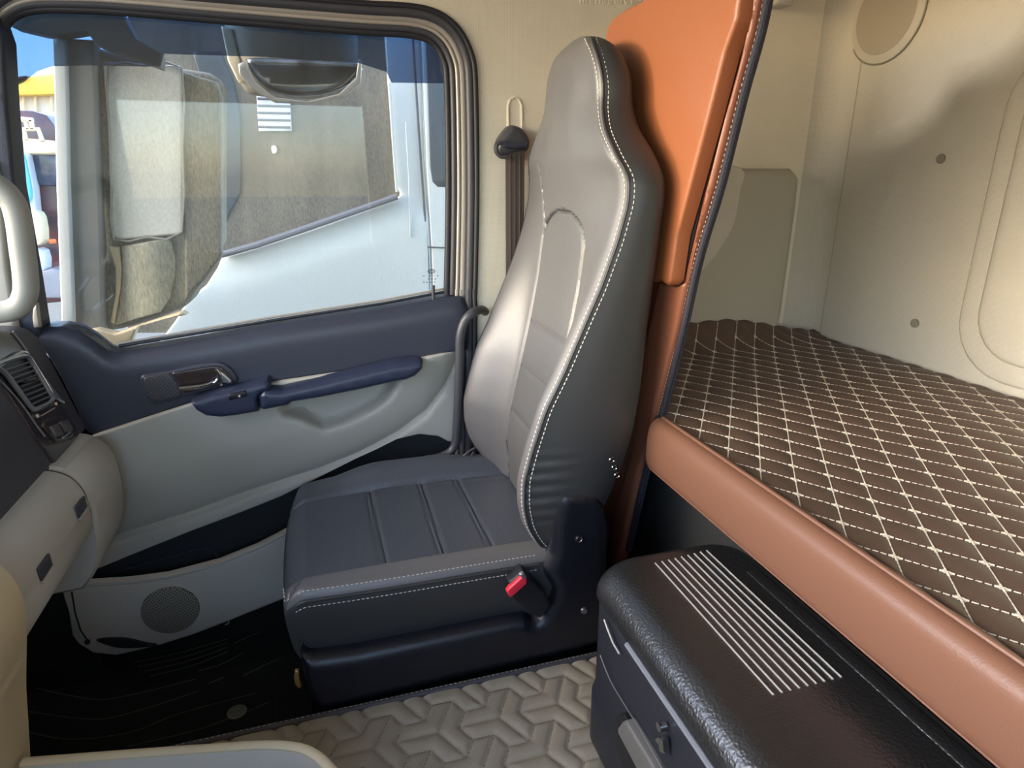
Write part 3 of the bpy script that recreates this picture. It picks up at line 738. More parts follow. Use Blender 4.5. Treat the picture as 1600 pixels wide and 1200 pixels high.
for a, b in segs:
    a2 = np.array(txy(a)); b2 = np.array(txy(b))
    if min(a2[0], b2[0]) > QX1 or max(a2[0], b2[0]) < QX0 or min(a2[1], b2[1]) > QY1 or max(a2[1], b2[1]) < QY0: continue
    sl_.append((a2, b2))
    i0 = max(0, np.searchsorted(gx, min(a2[0], b2[0])-.02)); i1 = np.searchsorted(gx, max(a2[0], b2[0])+.02)
    j0 = max(0, np.searchsorted(gy, min(a2[1], b2[1])-.02)); j1 = np.searchsorted(gy, max(a2[1], b2[1])+.02)
    d = b2-a2; sx = GX[j0:j1, i0:i1]-a2[0]; sy = GY[j0:j1, i0:i1]-a2[1]; tt = np.clip((sx*d[0]+sy*d[1])/(d@d), 0, 1)
    dd = np.hypot(sx-tt*d[0], sy-tt*d[1]); Dq[j0:j1, i0:i1] = np.minimum(Dq[j0:j1, i0:i1], dd)
H = 0.266+0.0068*(1-np.exp(-Dq/0.0042))
vs = np.stack([GX.ravel(), GY.ravel(), H.ravel()], 1)
fs = [(j*nx+i, j*nx+i+1, (j+1)*nx+i+1, (j+1)*nx+i) for j in range(ny-1) for i in range(nx-1)]
qt = empty('tunnel_cover', (0.1, 0.7, 0.262), 'grey beige quilted leather cover in a chevron pattern over the tunnel floor', 'floor cover')
link_mesh('quilted_sheet', vs, fs, M['quilt'], qt, 60)
mb = MB()
for a2, b2 in sl_:
    if a2[1] < .55 or max(a2[0], b2[0]) > QX1 or max(a2[1], b2[1]) > QY1: continue
    L_ = np.linalg.norm(b2-a2); nst = 6
    for k in range(nst):
        p = a2+(b2-a2)*((k+.2)/nst); q = a2+(b2-a2)*((k+.75)/nst)
        mb.tube([(p[0], p[1], .2672), (q[0], q[1], .2672)], .0007, 4)
o = mb.build('seam_stitching', mat('grey_thread', (96, 90, 80), .7), qt); o['kind'] = 'stuff'
MB().box((-0.62, 0.940, 0.255), (0.60, 0.951, 0.277), .004).build('edge_binding', mat('binding', (74, 72, 78), .5, bump='grain', bscale=500), qt)
stitches('edge_stitching', [(-0.6, .9455, .278), (0.5, .9455, .278)], M['thread'], qt, .004, .005, .0006)

# ================================================================== PASSENGER SEAT
seat = empty('passenger_seat', (0.2, 1.2, 0.0), 'black leather passenger seat with tall built-in headrest and pale stitching', 'seat')
YC = 1.205
T_yh = [(0.49, .215), (0.53, .228), (0.60, .238), (0.75, .240), (0.95, .240), (1.05, .243), (1.13, .248), (1.165, .247), (1.19, .232), (1.215, .208), (1.24, .178), (1.27, .152), (1.30, .138), (1.34, .120), (1.37, .098), (1.39, .074), (1.402, .045), (1.408, .015)]
T_xe = [(0.49, .365), (0.53, .335), (0.566, .317), (0.61, .307), (0.66, .307), (0.72, .322), (0.79, .344), (0.846, .372), (0.92, .404), (0.995, .436), (1.067, .460), (1.13, .474), (1.17, .474), (1.20, .462), (1.24, .461), (1.30, .472), (1.36, .470), (1.39, .472), (1.402, .482), (1.408, .492)]
T_xc = [(0.49, .390), (0.60, .383), (0.65, .389), (0.75, .412), (0.865, .437), (0.97, .456), (1.08, .468), (1.13, .466), (1.20, .455), (1.26, .455), (1.32, .460), (1.37, .465), (1.39, .472), (1.402, .482), (1.408, .492)]
T_xr = [(0.49, .44), (0.53, .465), (0.60, .490), (0.66, .512), (0.72, .528), (0.80, .538), (0.92, .544), (1.02, .552), (1.15, .556), (1.20, .550), (1.25, .541), (1.33, .541), (1.37, .533), (1.39, .525), (1.402, .512), (1.408, .500)]
_ZZ = np.linspace(0.45, 1.45, 1001); _SM = {}
def smt(tab, z):
    k = id(tab)
    if k not in _SM:
        a = np.interp(_ZZ, [t[0] for t in tab], [t[1] for t in tab])
        if tab is T_yh:
            m_ = _ZZ > 1.285; a[m_] = .141*np.sqrt(np.clip(1-(np.clip(_ZZ[m_]-1.285, 0, 1)/.124)**2.2, 0.0005, 1))
        w_ = np.hanning(45); w_ /= w_.sum(); b_ = np.convolve(np.pad(a, 22, mode='edge'), w_, 'valid')
        if tab is T_yh:
            f_ = np.clip((_ZZ-1.36)/.02, 0, 1); b_ = b_*(1-f_)+a*f_
        _SM[k] = b_
    return float(np.interp(z, _ZZ, _SM[k]))
def smt_old(tab, z):
    return (interp(tab, z-.012)+2*interp(tab, z)+interp(tab, z+.012))/4 if z < 1.38 else interp(tab, z)
def grv(d, w_=.004, dep=.0055): return dep*math.exp(-(d/w_)**2)
def front_x(u, z):
    yh = smt(T_yh, z); xe = smt(T_xe, z); xc = smt(T_xc, z); dy = u*yh; y = YC+dy
    ug = min(.112/yh, .8) if z < 1.10 else .25
    t = max(0, (abs(u)-ug)/(1-ug)); x = xc+(xe-xc)*sstep(min(1, t*1.15))
    x += .006*sstep(abs(u), .9, 1.0)
    g = 0
    if z < 1.045: g = max(g, grv(abs(dy)-.112))
    else:
        rr = math.hypot(dy/.112, (z-1.045)/.062); g = max(g, grv((rr-1)*.085)) if z < 1.13 else g
    if abs(dy) < .112 and z < 1.02:
        for zz in (.868, .768, .665):
            g = max(g, grv(z-zz-.0*dy, .004, .0045), grv(z-zz-.008, .002, .002))
    # slanting seam from the top of the panel to the shoulder
    d0 = dy-(.105+(z-1.06)*.22)
    if 1.06 < z < 1.20: g = max(g, grv(d0, .003, .005))
    return x+g
zs = [0.49+(1.36-.49)*k/215 for k in range(216)]+[1.362+(1.408-1.362)*math.sin(math.pi/2*k/26) for k in range(27)]
nf, nsd, nb = 101, 9, 11
rows = []
for z in zs:
    yh = smt(T_yh, z); xr = smt(T_xr, z); ringp = []
    for i in range(nf):
        u = -1+2*i/(nf-1); ringp.append((front_x(u, z), YC+u*yh, z))
    xf = ringp[-1][0]; xn = ringp[0][0]
    wr_ = lambda z_, t_: 0.0
    for k in range(1, nsd+1):
        t = k/(nsd+1); bul = .010*math.sin(math.pi*t)*min(1, yh/.1)
        ringp.append((xf+(xr-xf)*t, YC+yh+bul-.02*max(0, t-.75)*4*.6, z))
    for k in range(nb):
        t = k/(nb-1); ringp.append((xr-.002+.002*math.sin(math.pi*t), YC+(yh-.015*min(1, yh/.1))*(1-2*t), z))
    for k in range(1, nsd+1):
        t = 1-k/(nsd+1); bul = .010*math.sin(math.pi*t)*min(1, yh/.1)
        wk = .0022*math.sin((z-.5)*2*math.pi/.024)*max(0, 1-t*2.2)*(sstep(z, .54, .58)*(1-sstep(z, .68, .74)))
        ringp.append((xn+(xr-xn)*t, YC-yh-bul+.02*max(0, t-.75)*4*.6+wk, z))
    rows.append(ringp)
n = len(rows[0]); vs = [p for r_ in rows for p in r_]
fs = [(j*n+i, j*n+(i+1) % n, (j+1)*n+(i+1) % n, (j+1)*n+i) for j in range(len(rows)-1) for i in range(n)]
fs += [tuple(range(n)), tuple((len(rows)-1)*n+i for i in range(n))]
back = link_mesh('backrest', vs, fs, M['leather'], seat, 40)
back.data.materials.append(M['leather_insert']); back.data.materials.append(M['leather_side'])
for k, p in enumerate(back.data.polygons):
    if k < len(fs)-2:
        j, i = divmod(k, n); z = zs[j]
        if i < nf-1:
            dy = abs(YC+(-1+2*(i+.5)/(nf-1))*smt(T_yh, z)-YC)
            ins = dy < .112 and (z < 1.045 or math.hypot(dy/.112, (z-1.045)/.062) < 1)
            if ins and z > 0.0: p.material_index = 1
            rr_ = math.hypot(dy/.112, (z-1.045)/.062)
            if (abs(dy-.112) < .0035 and z < 1.045) or (1.045 <= z < 1.13 and abs(rr_-1) < .035) or (1.06 < z < 1.20 and abs((-1+2*(i+.5)/(nf-1))*smt(T_yh, z)-(.105+(z-1.06)*.22)) < .003): p.material_index = 2  # groove faces take the darker leather as painted shade in the seams
        else: p.material_index = 2
# seam cord and stitching down both front edges
for sgn in (-1, 1):
    path = [(front_x(sgn, z)+.001, YC+sgn*(smt(T_yh, z)+.001), z) for z in zs[6:232:3]]
    MB().tube(path, .0022, 6).build('seam_piping', M['leather_side'], back)
    if sgn < 0:
        p1_ = [(front_x(sgn*(1-.007/smt(T_yh, z)), z)-.0006, YC+sgn*(smt(T_yh, z)-.007), z) for z in zs[6:232:3]]
        p2_ = [(p[0]+.0085, p[1]-.003, p[2]) for p in path]
        stitches('front_stitching', p1_, M['thread'], back, .0055, .003, .0012)
        stitches('side_stitching', p2_, M['thread'], back, .0055, .003, .0010)
    else:
        stitches('edge_stitching', [(p[0]-.001, p[1]+.002, p[2]) for p in path], M['thread'], back, .005, .003, .0007)
# three small metal emblems on the side
for px, py in ((956, 719), (960, 731), (964, 743)):
    c = aty(px, py, 0.950)
    MB().tube([c+Vector((.0046*math.cos(t), 0, .0046*math.sin(t))) for t in np.linspace(0, 2*math.pi, 17)[:-1]], .0009, 6, closed=True).build('metal_emblem', M['chrome'], back)

# cushion
CX0, CX1, CY0, CY1 = -0.112, 0.43, 0.968, 1.455
def cush(a, b):
    u = a*2-1; v = b*2-1; k = .13+.16*max(0, v)*(1-a)
    x = (CX0+CX1)/2+(CX1-CX0)/2*u*math.sqrt(1-k*v*v/2*(1 if u < 0 else .2))*1.0; y = (CY0+CY1)/2+(CY1-CY0)/2*v*math.sqrt(1-k*u*u/2*(1 if u < 0 else .2))
    s = max(abs(u), abs(v))
    z = .487
    # crown, bolsters
    dn = y-CY0; dfar = CY1-y
    z += .004*math.sin(math.pi*min(1, max(0, (x-CX0)/.5)))
    z += .042*sstep(dfar, 0, .05)*(1-sstep(dfar, .06, .125))*sstep(x, -.09, .10)*(1-.3*sstep(x, .2, .4))
    z += .014*sstep(dn, -.01, .02)*(1-sstep(dn, .045, .07))+.008*(1-sstep(dn, .04, .07))
    fx = x-CX0
    z -= .020*(1-sstep(fx, 0, .045))
    e_ = min((1-abs(v))*(CY1-CY0)/2, (1-abs(u))*(CX1-CX0)/2 if u < 0 else 1)
    z -= .010*(1-min(1, e_/.008))**2
    gn = dn-(.062-.05*(1-sstep(fx, .0, .06)))
    z -= grv(gn, .0045, .008)
    gf = dfar-.108
    z -= grv(gf, .004, .007)
    if dn > .06 and dfar > .105:
        for gx0, gx1 in ((.070, .066), (.178, .184), (.274, .269)):
            gxx = gx0+(gx1-gx0)*(y-1.03)/.3; z -= grv(x-gxx-.004, .0035, .005)+grv(x-gxx+.006, .0025, .003)
    return (x, y, z)
nu, nv = 130, 120
mb = MB(); mb.grid(nu, nv, cush)
bl = [j for j in range(nu)]+[j*nu+nu-1 for j in range(1, nv)]+[(nv-1)*nu+j for j in range(nu-2, -1, -1)]+[j*nu for j in range(nv-2, 0, -1)]
prev = bl
cxm, cym = (CX0+CX1)/2, (CY0+CY1)/2
for lev, (zz, ins) in enumerate(((.47, -.003), (.455, -.002), (.42, .002), (.39, .008), (.365, .018), (.345, .035))):
    cur = []
    for b in bl:
        p = mb.v[b]; d = Vector((cxm-p[0], cym-p[1], 0)).normalized()
        cur.append(len(mb.v)); mb.v.append((p[0]+d.x*ins, p[1]+d.y*ins, min(zz, p[2]-.004) if lev == 0 else zz))
    for i in range(len(bl)): mb.f.append((prev[i], prev[(i+1) % len(bl)], cur[(i+1) % len(bl)], cur[i]))
    prev = cur
mb.f.append(tuple(prev))
cushion = mb.build('seat_cushion', M['leather_perf'], seat, 45)
cushion.data.materials.append(M['leather_side']); cushion.data.materials.append(M['leather'])
for p in cushion.data.polygons:
    if p.index >= (nu-1)*(nv-1): p.material_index = 1
    else:
        yy = p.center.y+cushion['_w'][1]
        if yy-CY0 < .062: p.material_index = 2  # near strip gets the paler leather in place of its reflection
nearb = [Vector(mb.v[j]) for j in range(6, nu-20)]
corner = [Vector(mb.v[j*nu]) for j in range(10, 0, -2)]
pth = corner+nearb
MB().tube([p+Vector((0, -.001, -.004)) for p in pth], .0028, 6).build('seam_piping', M['leather_side'], cushion)
stitches('upper_stitching', [p+Vector((.0, .006, .0120)) for p in pth], M['thread'], cushion, .005, .003, .0010)
stitches('lower_stitching', [p+Vector((0, -.0042, -.013)) for p in pth], M['thread'], cushion, .005, .003, .0008)
farb = [Vector(mb.v[(nv-1)*nu+j]) for j in range(20, nu-15)]
stitches('far_stitching', [p+Vector((0, -.004, .004)) for p in farb], M['thread'], cushion, .005, .003, .0006)

# base tub and recliner cover
bs_px = [(466, 1008), (470, 1012), (474, 1022), (482, 1029), (495, 1030), (560, 1021), (700, 992), (800, 971), (822, 968), (836, 976), (846, 970), (862, 945), (866, 925), (853, 905), (850, 893), (862, 868), (864, 820), (871, 784), (878, 772), (893, 767), (918, 768), (938, 778), (950, 796), (957, 830), (955, 900), (948, 985), (946, 1012), (900, 1026), (700, 1072), (505, 1120), (494, 1112), (486, 1100), (474, 1065)]
panel('seat_base', bs_px, Y(0.952), M['base_plastic'], seat, step=7, rpx=20, rd=0.026, thick=0.045, smooth_n=0)
MB().box((-0.075, 0.985, 0.0), (0.45, 1.42, 0.36), .03).build('seat_plinth', M['black_plastic'], seat)
rl = [(905, 843), (913, 955)]
for p in rl:
    c = aty(*p, .949); MB().tube([c+Vector((0, .003, 0)), c+Vector((0, -.0015, 0))], [.007, .0055], 14).build('screw', M['satin_silver'] if p[1] > 900 else M['black_plastic'], seat)
c = aty(905, 843, .947); MB().tube([c+Vector((.0055*math.cos(t), 0, .0055*math.sin(t))) for t in np.linspace(-1.6, .6, 8)], .0008, 5).build('screw_rim', M['satin_silver'], seat)
# brass latch tongue at the front of the base
panel('front_latch', [(461, 1050), (467, 1049), (468, 1062), (472, 1074), (466, 1077), (461, 1070), (459, 1060)], Y(0.975), M['brass'], seat, step=6, rpx=1.5, rd=.002, thick=.006, smooth_n=0)
# buckle
bk = panel('belt_buckle', [(795, 912), (818, 893), (826, 900), (850, 925), (862, 945), (846, 968), (830, 960), (806, 940)], Y(0.940), M['black_plastic'], seat, step=6, rpx=4, rd=.006, thick=.02, smooth_n=0)
panel('release_button', [(792, 926), (796, 920), (818, 900), (823, 903), (824, 912), (805, 930), (797, 935)], Y(0.932), M['red'], bk, step=5, rpx=2.5, rd=.003, thick=.008, smooth_n=0)
panel('buckle_slot', [(812, 899), (818, 895), (823, 902), (818, 906)], Y(0.931), M['satin_silver'], bk, step=5, rpx=1, rd=.001, thick=.006, smooth_n=0)
# cable loops between cushion and backrest on the door side
for k, pts in enumerate(([(718, 730), (722, 716), (732, 706), (742, 700)], [(726, 736), (732, 720), (740, 706)], [(742, 738), (746, 722), (750, 712)])):
    MB().tube([aty(a, b, 1.40) for a, b in cat_pts(pts, 4, False)], .0028, 6).build('cable', M['seal_rubber'], seat)

# ------------------------------------------------------------------ seat belt
sb = empty('seat_belt', (0.46, 1.5, 0.6), 'brown seat belt with grey shoulder guide on the wall beside the seat', 'seat belt')
hd = panel('belt_guide', [(778, 232), (783, 215), (797, 197), (806, 195), (818, 200), (827, 212), (830, 222), (826, 236), (806, 240), (792, 245), (784, 243)], Y(1.478), M['seal_rubber'], sb, step=6, rpx=8, rd=.018, thick=.02, smooth_n=2)
MB().tube([aty(a, b, 1.470) for a, b in [(787, 226), (806, 228), (823, 226)]], .0065, 8).build('guide_bar', M['navy_plastic'], hd)
MB().tube([aty(a, b, 1.472) for a, b in cat_pts([(790, 222), (778, 224), (775, 235), (782, 244), (793, 245)], 4, False)], .005, 8).build('guide_loop', M['seal_rubber'], hd)
q0 = aty(790, 232, 1.482); q1 = aty(820, 232, 1.482)
mb = MB(); mb.box((q0.x, 1.483, 0.62), (q0.x+.046, 1.486, q0.z), .001); mb.build('webbing', M['belt'], sb)
for k in (1, 2, 3):
    xx = q0.x+.046*k/4; MB().box((xx-.0012, 1.4815, .62), (xx+.0012, 1.484, q0.z-.01)).build('webbing_rib', M['belt'], sb)

# ------------------------------------------------------------------ grab bar by the seat, grab handle on the pillar
gbp = [(757, 487), (750, 484), (738, 489), (726, 502), (719, 525), (718, 560), (716, 620), (714, 660), (712, 690), (707, 702), (697, 710), (680, 716), (665, 718)]
G3 = [aty(a, b, 1.44) for a, b in gbp]; G3[0] = aty(758, 487, 1.50); G3[1] = aty(752, 484, 1.47)
o = MB().tube([Vector(p) for p in cat_pts([tuple(p) for p in G3], 4, False)], .0105, 14).build('grab_bar', M['seal_rubber'], None, 60)
tag(o, 'dark grey tubular grab bar curving beside the rear edge of the door', 'grab bar')
gh = [(-70, 300), (-20, 286), (2, 296), (20, 316), (29, 345), (35, 390), (40, 430), (40, 458), (30, 478), (8, 487), (-30, 488), (-70, 480)]
o = MB().tube([aty(a, b, 1.28) for a, b in cat_pts(gh, 5, False)], .0185, 16).build('grab_bar', mat('handle_grey', (152, 153, 147), .5), None, 60)
tag(o, 'pale grey looped grab handle on the front pillar at the left', 'grab handle')

# ================================================================== ORANGE PARTITION
part = empty('partition_panel', (0.6, 1.2, 0.3), 'orange leather partition behind the seat with a navy zip edge', 'partition')
XP = 0.597
brd = [(1200, -60), (1193, 0), (1180, 60), (1155, 150), (1120, 290), (1087, 400), (1060, 520), (1030, 640), (1002, 740), (975, 860), (965, 905), (900, 905), (850, 800), (850, 500), (900, 300), (965, 140), (990, 60), (1040, -60)]
board = panel('board', brd, X(XP), M['tan'], part, step=22, rpx=4, rd=.004, thick=.008, dirn=(1, 0, 0), smooth_n=0)
# zip band along its near edge
def off_band(path, w0, w1):
    return path
zp = [(1207, -60), (1199, 0), (1186, 60), (1161, 150), (1126, 290), (1093, 400), (1066, 520), (1036, 640), (1008, 740), (981, 860)]
MB().tube([at(a, b, 'x', XP-.002) for a, b in cat_pts(zp, 4, False)], .0052, 8).build('zip_band', M['zip_navy'], part)
MB().tube([at(a+4.5, b, 'x', XP+.004) for a, b in cat_pts(zp, 4, False)], .0042, 8).build('zip_band', M['zip_navy'], part)
stitches('zip_stitching', [at(a-6.5, b, 'x', XP-.003) for a, b in cat_pts(zp, 4, False)], M['thread_cream'], part, .004, .004, .0006)
# raised edge beam below and beside the flap
bm_ol = [(1188, -60), (1181, 0), (1169, 60), (1145, 150), (1110, 290), (1079, 395), (1053, 520), (1023, 640), (996, 735), (971, 850), (961, 880), (945, 880), (958, 800), (978, 735), (988, 690), (982, 640), (992, 560), (1010, 520), (1028, 440), (1056, 448), (1070, 440), (1078, 400), (1100, 300), (1128, 190), (1150, 110), (1172, 20), (1180, -60)]
panel('edge_beam', bm_ol, X(XP-.012), M['tan'], part, step=8, rpx=5, rd=.007, thick=.012, dirn=(1, 0, 0), smooth_n=0)
# gap between flap and beam, its shade put in by a black strip
XF = XP-.032
fl_ol = [(1000, 3), (975, 15), (955, 30), (946, 45), (943, 70), (935, 110), (880, 200), (860, 440), (1024, 441), (1030, 437), (1040, 446), (1046, 440), (1056, 370), (1078, 288), (1104, 190), (1131, 83), (1150, 30), (1162, -60), (1060, -60)]
flap = panel('folding_flap', fl_ol, X(XF), M['orange'], part, step=10, rpx=5, rd=.005, thick=.022, dirn=(1, 0, 0), smooth_n=0)
panel('groove_shade', [(1180, -60), (1168, 20), (1147, 92), (1119, 190), (1085, 310), (1050, 440), (1066, 446), (1100, 300), (1134, 180), (1158, 95), (1180, 20), (1198, -60)], X(XP-.003), M['black_plastic'], part, step=10, rpx=0, rd=0, thick=.002, dirn=(1, 0, 0), smooth_n=0)  # black strip standing in for shade inside the gap

# ================================================================== BUNK
bunk = empty('bunk_bed', (0.95, 0.8, 0.3), 'padded tan leather bunk base running across behind the seats', 'bunk')
fpf = [(0.575, 0.752), (0.566, 0.748), (0.560, 0.738), (0.559, 0.72), (0.560, 0.695), (0.564, 0.67), (0.575, 0.648), (0.60, 0.64)]
pf = [tuple(p) for p in cat_pts([(0.592, 0.745), (0.580, 0.747), (0.570, 0.744), (0.562, 0.735), (0.558, 0.722), (0.556, 0.700), (0.557, 0.672), (0.560, 0.655), (0.568, 0.646), (0.580, 0.643)], 4, False)]+[(1.33, 0.644), (1.33, 0.735), (0.62, 0.735)]
prof_prism('padded_front', pf, -0.45, 0.978, M['bunk_tan'], bunk)
MB().tube([(0.584, -0.45, 0.7475), (0.584, 0.975, 0.7475)], .0032, 8).build('front_piping', M['bunk_tan'], bunk)
MB().tube([(0.565, -0.45, 0.6495), (0.565, 0.975, 0.6495)], .0028, 8).build('lower_piping', M['bunk_tan'], bunk)
MB().box((0.66, -0.45, 0.0), (1.34, 1.455, 0.643)).build('bunk_box', M['pocket_dark'], bunk)
MB().box((0.625, 0.980, 0.645), (1.34, 1.455, 0.732)).build('bunk_deck', M['pocket_dark'], bunk)
mt = empty('quilted_mattress', (0.95, 0.8, 0.735), 'dark brown diamond quilted mattress with cream stitching', 'mattress')
MX0, MX1, MY0, MY1 = 0.591, 1.346, 0.707-.0415/12*220, .707+.0415/12*217
def mz(x, y):
    z = .740
    z += .075*sstep(y, 1.36, 1.50)*(1-.75*sstep(x, 1.02, 1.34))
    z += .004*math.sin(x*9+1)*math.sin(y*7)
    return z
def pq(x, y): a = (x-.596)/.030; b = (y-.707)/.0415; return (a+b)/2, (a-b)/2
nx, ny = 303, 438
gx = np.linspace(MX0, MX1, nx); gy = np.linspace(MY0, MY1, ny); vs = []
for y in gy:
    for x in gx:
        p, q = pq(x, y); h = (abs(math.sin(math.pi*p))*abs(math.sin(math.pi*q)))**.6
        ed = min(1, (x-MX0)/.012, (MX1-x)/.012); vs.append((x, y, mz(x, y)+.0050*h-.010*(1-max(0, ed))**2))
fs = [(j*nx+i, j*nx+i+1, (j+1)*nx+i+1, (j+1)*nx+i) for j in range(ny-1) for i in range(nx-1)]
k0 = len(vs)
bl = [j for j in range(nx)]+[j*nx+nx-1 for j in range(1, ny)]+[(ny-1)*nx+j for j in range(nx-2, -1, -1)]+[j*nx for j in range(ny-2, 0, -1)]
for b in bl: vs.append((vs[b][0], vs[b][1], .736 if vs[b][1] < 1.3 else .735))
for i in range(len(bl)): fs.append((bl[i], bl[(i+1) % len(bl)], k0+(i+1) % len(bl), k0+i))
link_mesh('quilted_cover', vs, fs, M['mattress'], mt, 60)
mb = MB()
def cross(p, q): return (.596+.030*(p+q), .707+.0415*(p-q))
for p in range(-16, 40):
    for q in range(-24, 36):
        x, y = cross(p, q)
        if not (MX0-.001 < x < MX1-.004 and MY0+.02 < y < MY1-.006): continue
        for dp, dq in ((1, 0), (0, 1)):
            x2, y2 = cross(p+dp, q+dq)
            if not (MX0 < x2 < MX1 and y2 < MY1): continue
            N = 6
            for k in range(N):
                ta, tb = (k+.12)/N, (k+.88)/N
                a = (x+(x2-x)*ta, y+(y2-y)*ta); b = (x+(x2-x)*tb, y+(y2-y)*tb)
                thick_ = .0010 if 0 < k < N-1 else .0016
                mb.tube([(a[0], a[1], mz(*a)+.0010), (b[0], b[1], mz(*b)+.0010)], thick_, 4)
        z = mz(x, y)+.0014
        mb.tube([(x-.005, y, z), (x, y, z), (x+.005, y, z)], [.0006, .0032, .0006], 5, flat=.5)
        mb.tube([(x, y-.006, z), (x, y, z), (x, y+.006, z)], [.0006, .0026, .0006], 5, flat=.5)
o = mb.build('diamond_stitching', M['thread_cream'], mt, 0); o['kind'] = 'stuff'

# ================================================================== COOL BOX
fb = empty('cool_box', (0.5, 0.5, 0.262), 'black rounded storage box with silver lid stripes between the seats', 'box')
BX0, BX1, BY0, BY1, BZ0, BZ1 = 0.366, 0.628, -0.05, 0.803, 0.277, 0.600
def boxring(x0, x1, y0, y1, r, z, n=8):
    P = []
    for cx, cy, a0 in ((x1-r, y1-r, 0), (x0+r, y1-r, 90), (x0+r, y0+r, 180), (x1-r, y0+r, 270)):
        for k in range(n+1):
            a = math.radians(a0+90*k/n); P.append((cx+r*math.cos(a), cy+r*math.sin(a), z))
    return P
def stack(rings_, cap=True):
    n = len(rings_[0]); vs = [p for r in rings_ for p in r]
    fs = [(j*n+i, j*n+(i+1) % n, (j+1)*n+(i+1) % n, (j+1)*n+i) for j in range(len(rings_)-1) for i in range(n)]
    if cap: fs += [tuple(range(n)), tuple((len(rings_)-1)*n+i for i in range(n))]
    return vs, fs
R = .045; rs = []
for z in (BZ0, BZ0+.09, BZ0+.10, .54, .551): rs.append(boxring(BX0+(.006 if z > BZ0+.095 else 0), BX1, BY0, BY1, .05, z))
mb = MB(); mb.add(*stack(rs)); body = mb.build('box_body', M['box_smooth'], fb, 40)
rs = []
for z, off in ((.5535, .0),): rs.append(boxring(BX0, BX1, BY0, BY1, .05, z))
for k in range(1, 9):
    a = math.pi/2*k/8; off = R*(1-math.cos(a)); offx1 = .02*(1-math.cos(a)); zz = .600-R+R*math.sin(a)
    rs.append(boxring(BX0+off, BX1-offx1, BY0, BY1-off*.6, .05, zz))
mb = MB(); mb.add(*stack(rs)); lid = mb.build('box_lid', M['box_black'], fb, 50)
for k in range(9):
    t = k/8; x = .4605+(.5565-.4605)*t
    y1_ = .757+(.765-.757)*t; y0_ = .480
    MB().tube([(x, y0_, .6004), (x, y1_, .6004)], .0013, 6).build('lid_stripe', M['inlay'], lid)
MB().box((0.580, 0.30, 0.592), (0.604, 0.70, 0.6015), .004).build('hinge_cover', M['box_black'], lid)
# front opening edge, handle and latch
MB().tube([(BX0-.002, .655, .5535), (BX0-.002, .05, .5535)], .0042, 8).build('lid_highlight', M['lid_highlight'], lid)
MB().tube([at(a, b, 'x', BX0-.001) for a, b in [(944, 968), (950, 985), (958, 1005), (968, 1022)]], .0016, 6).build('lid_gap', M['inlay'], lid)
MB().tube([at(a, b, 'x', BX0-.001) for a, b in cat_pts([(938, 1024), (953, 1062), (975, 1100), (1000, 1140), (1040, 1210)], 3, False)], .0009, 6).build('door_seam', M['grey_trim'], body)
panel('pull_handle', [(962, 1142), (971, 1128), (976, 1126), (1030, 1215), (1010, 1240), (1000, 1215)], X(BX0-.010), M['grey_trim'], body, step=7, rpx=3, rd=.004, thick=.012, dirn=(1, 0, 0), smooth_n=0)
panel('handle_well', [(955, 1150), (962, 1118), (972, 1114), (1045, 1230), (1015, 1260), (975, 1210)], X(BX0-.002), M['black_plastic'], body, step=9, rpx=2, rd=.002, thick=.004, dirn=(1, 0, 0), smooth_n=0)
c = at(1033, 1135, 'x', BX0-.004); MB().tube([c+Vector((.006, 0, 0)), c+Vector((-.004, 0, 0))], .006, 12).build('key_lock', M['chrome'], body)
panel('latch', [(1021, 1155), (1030, 1150), (1036, 1156), (1037, 1178), (1030, 1176), (1028, 1164)], X(BX0-.006), M['chrome'], body, step=5, rpx=1.5, rd=.002, thick=.006, dirn=(1, 0, 0), smooth_n=0)

# ================================================================== OUTSIDE: door visor, mirrors, trucks, houses
vis = panel('rain_visor', [(-10, -20), (700, 20), (712, 128), (690, 130), (612, 129), (604, 112), (560, 98), (400, 88), (256, 84), (250, 104), (140, 102), (82, 103), (58, 111), (36, 128), (13, 139), (-10, 142)], Y(1.60), M['visor'], step=30, rpx=0, rd=0, thick=.004, smooth_n=0)
tag(vis, 'smoked plastic rain visor along the top of the door window', 'visor')

sm = empty('side_mirror', aty(240, 520, 1.8), 'large dusty truck side mirror with two stacked mirrors outside the door window', 'mirror')
panel('mirror_post', [(82, 60), (103, 60), (108, 300), (116, 512), (96, 512), (88, 300)], Y(1.72), M['mirror_post'], sm, step=20, rpx=3, rd=.004, thick=.04, smooth_n=0)
panel('mirror_side', [(104, 60), (145, 62), (152, 250), (157, 400), (160, 520), (117, 520), (109, 300)], Y(1.735), mat('mirror_side', (142, 140, 136), .6, var=.1), sm, step=20, rpx=3, rd=.004, thick=.05, smooth_n=0)
panel('housing', [(141, 80), (152, 74), (270, 104), (325, 112), (342, 122), (347, 140), (347, 380), (300, 470), (286, 482), (240, 500), (190, 515), (160, 520), (155, 505), (150, 300)], Y(1.78), M['mirror_shell'], sm, step=14, rpx=10, rd=.018, thick=.08, smooth_n=0)
panel('bracket_cover', [(16, 30), (60, 14), (190, 20), (212, 60), (252, 82), (250, 106), (150, 70), (134, 48), (84, 56), (60, 52), (18, 42)], Y(1.70), mat('bracket_grey', (132, 126, 118), .6), sm, step=14, rpx=3, rd=.004, thick=.05, smooth_n=0)
sm_main = panel('main_mirror', [(160, 96), (280, 102), (285, 110), (285, 360), (280, 366), (190, 374), (177, 372), (174, 364), (168, 200)], lambda a, b: aty(a, b, 1.765), M['mirror_face'], sm, step=14, rpx=4, rd=.005, thick=.012, smooth_n=0)
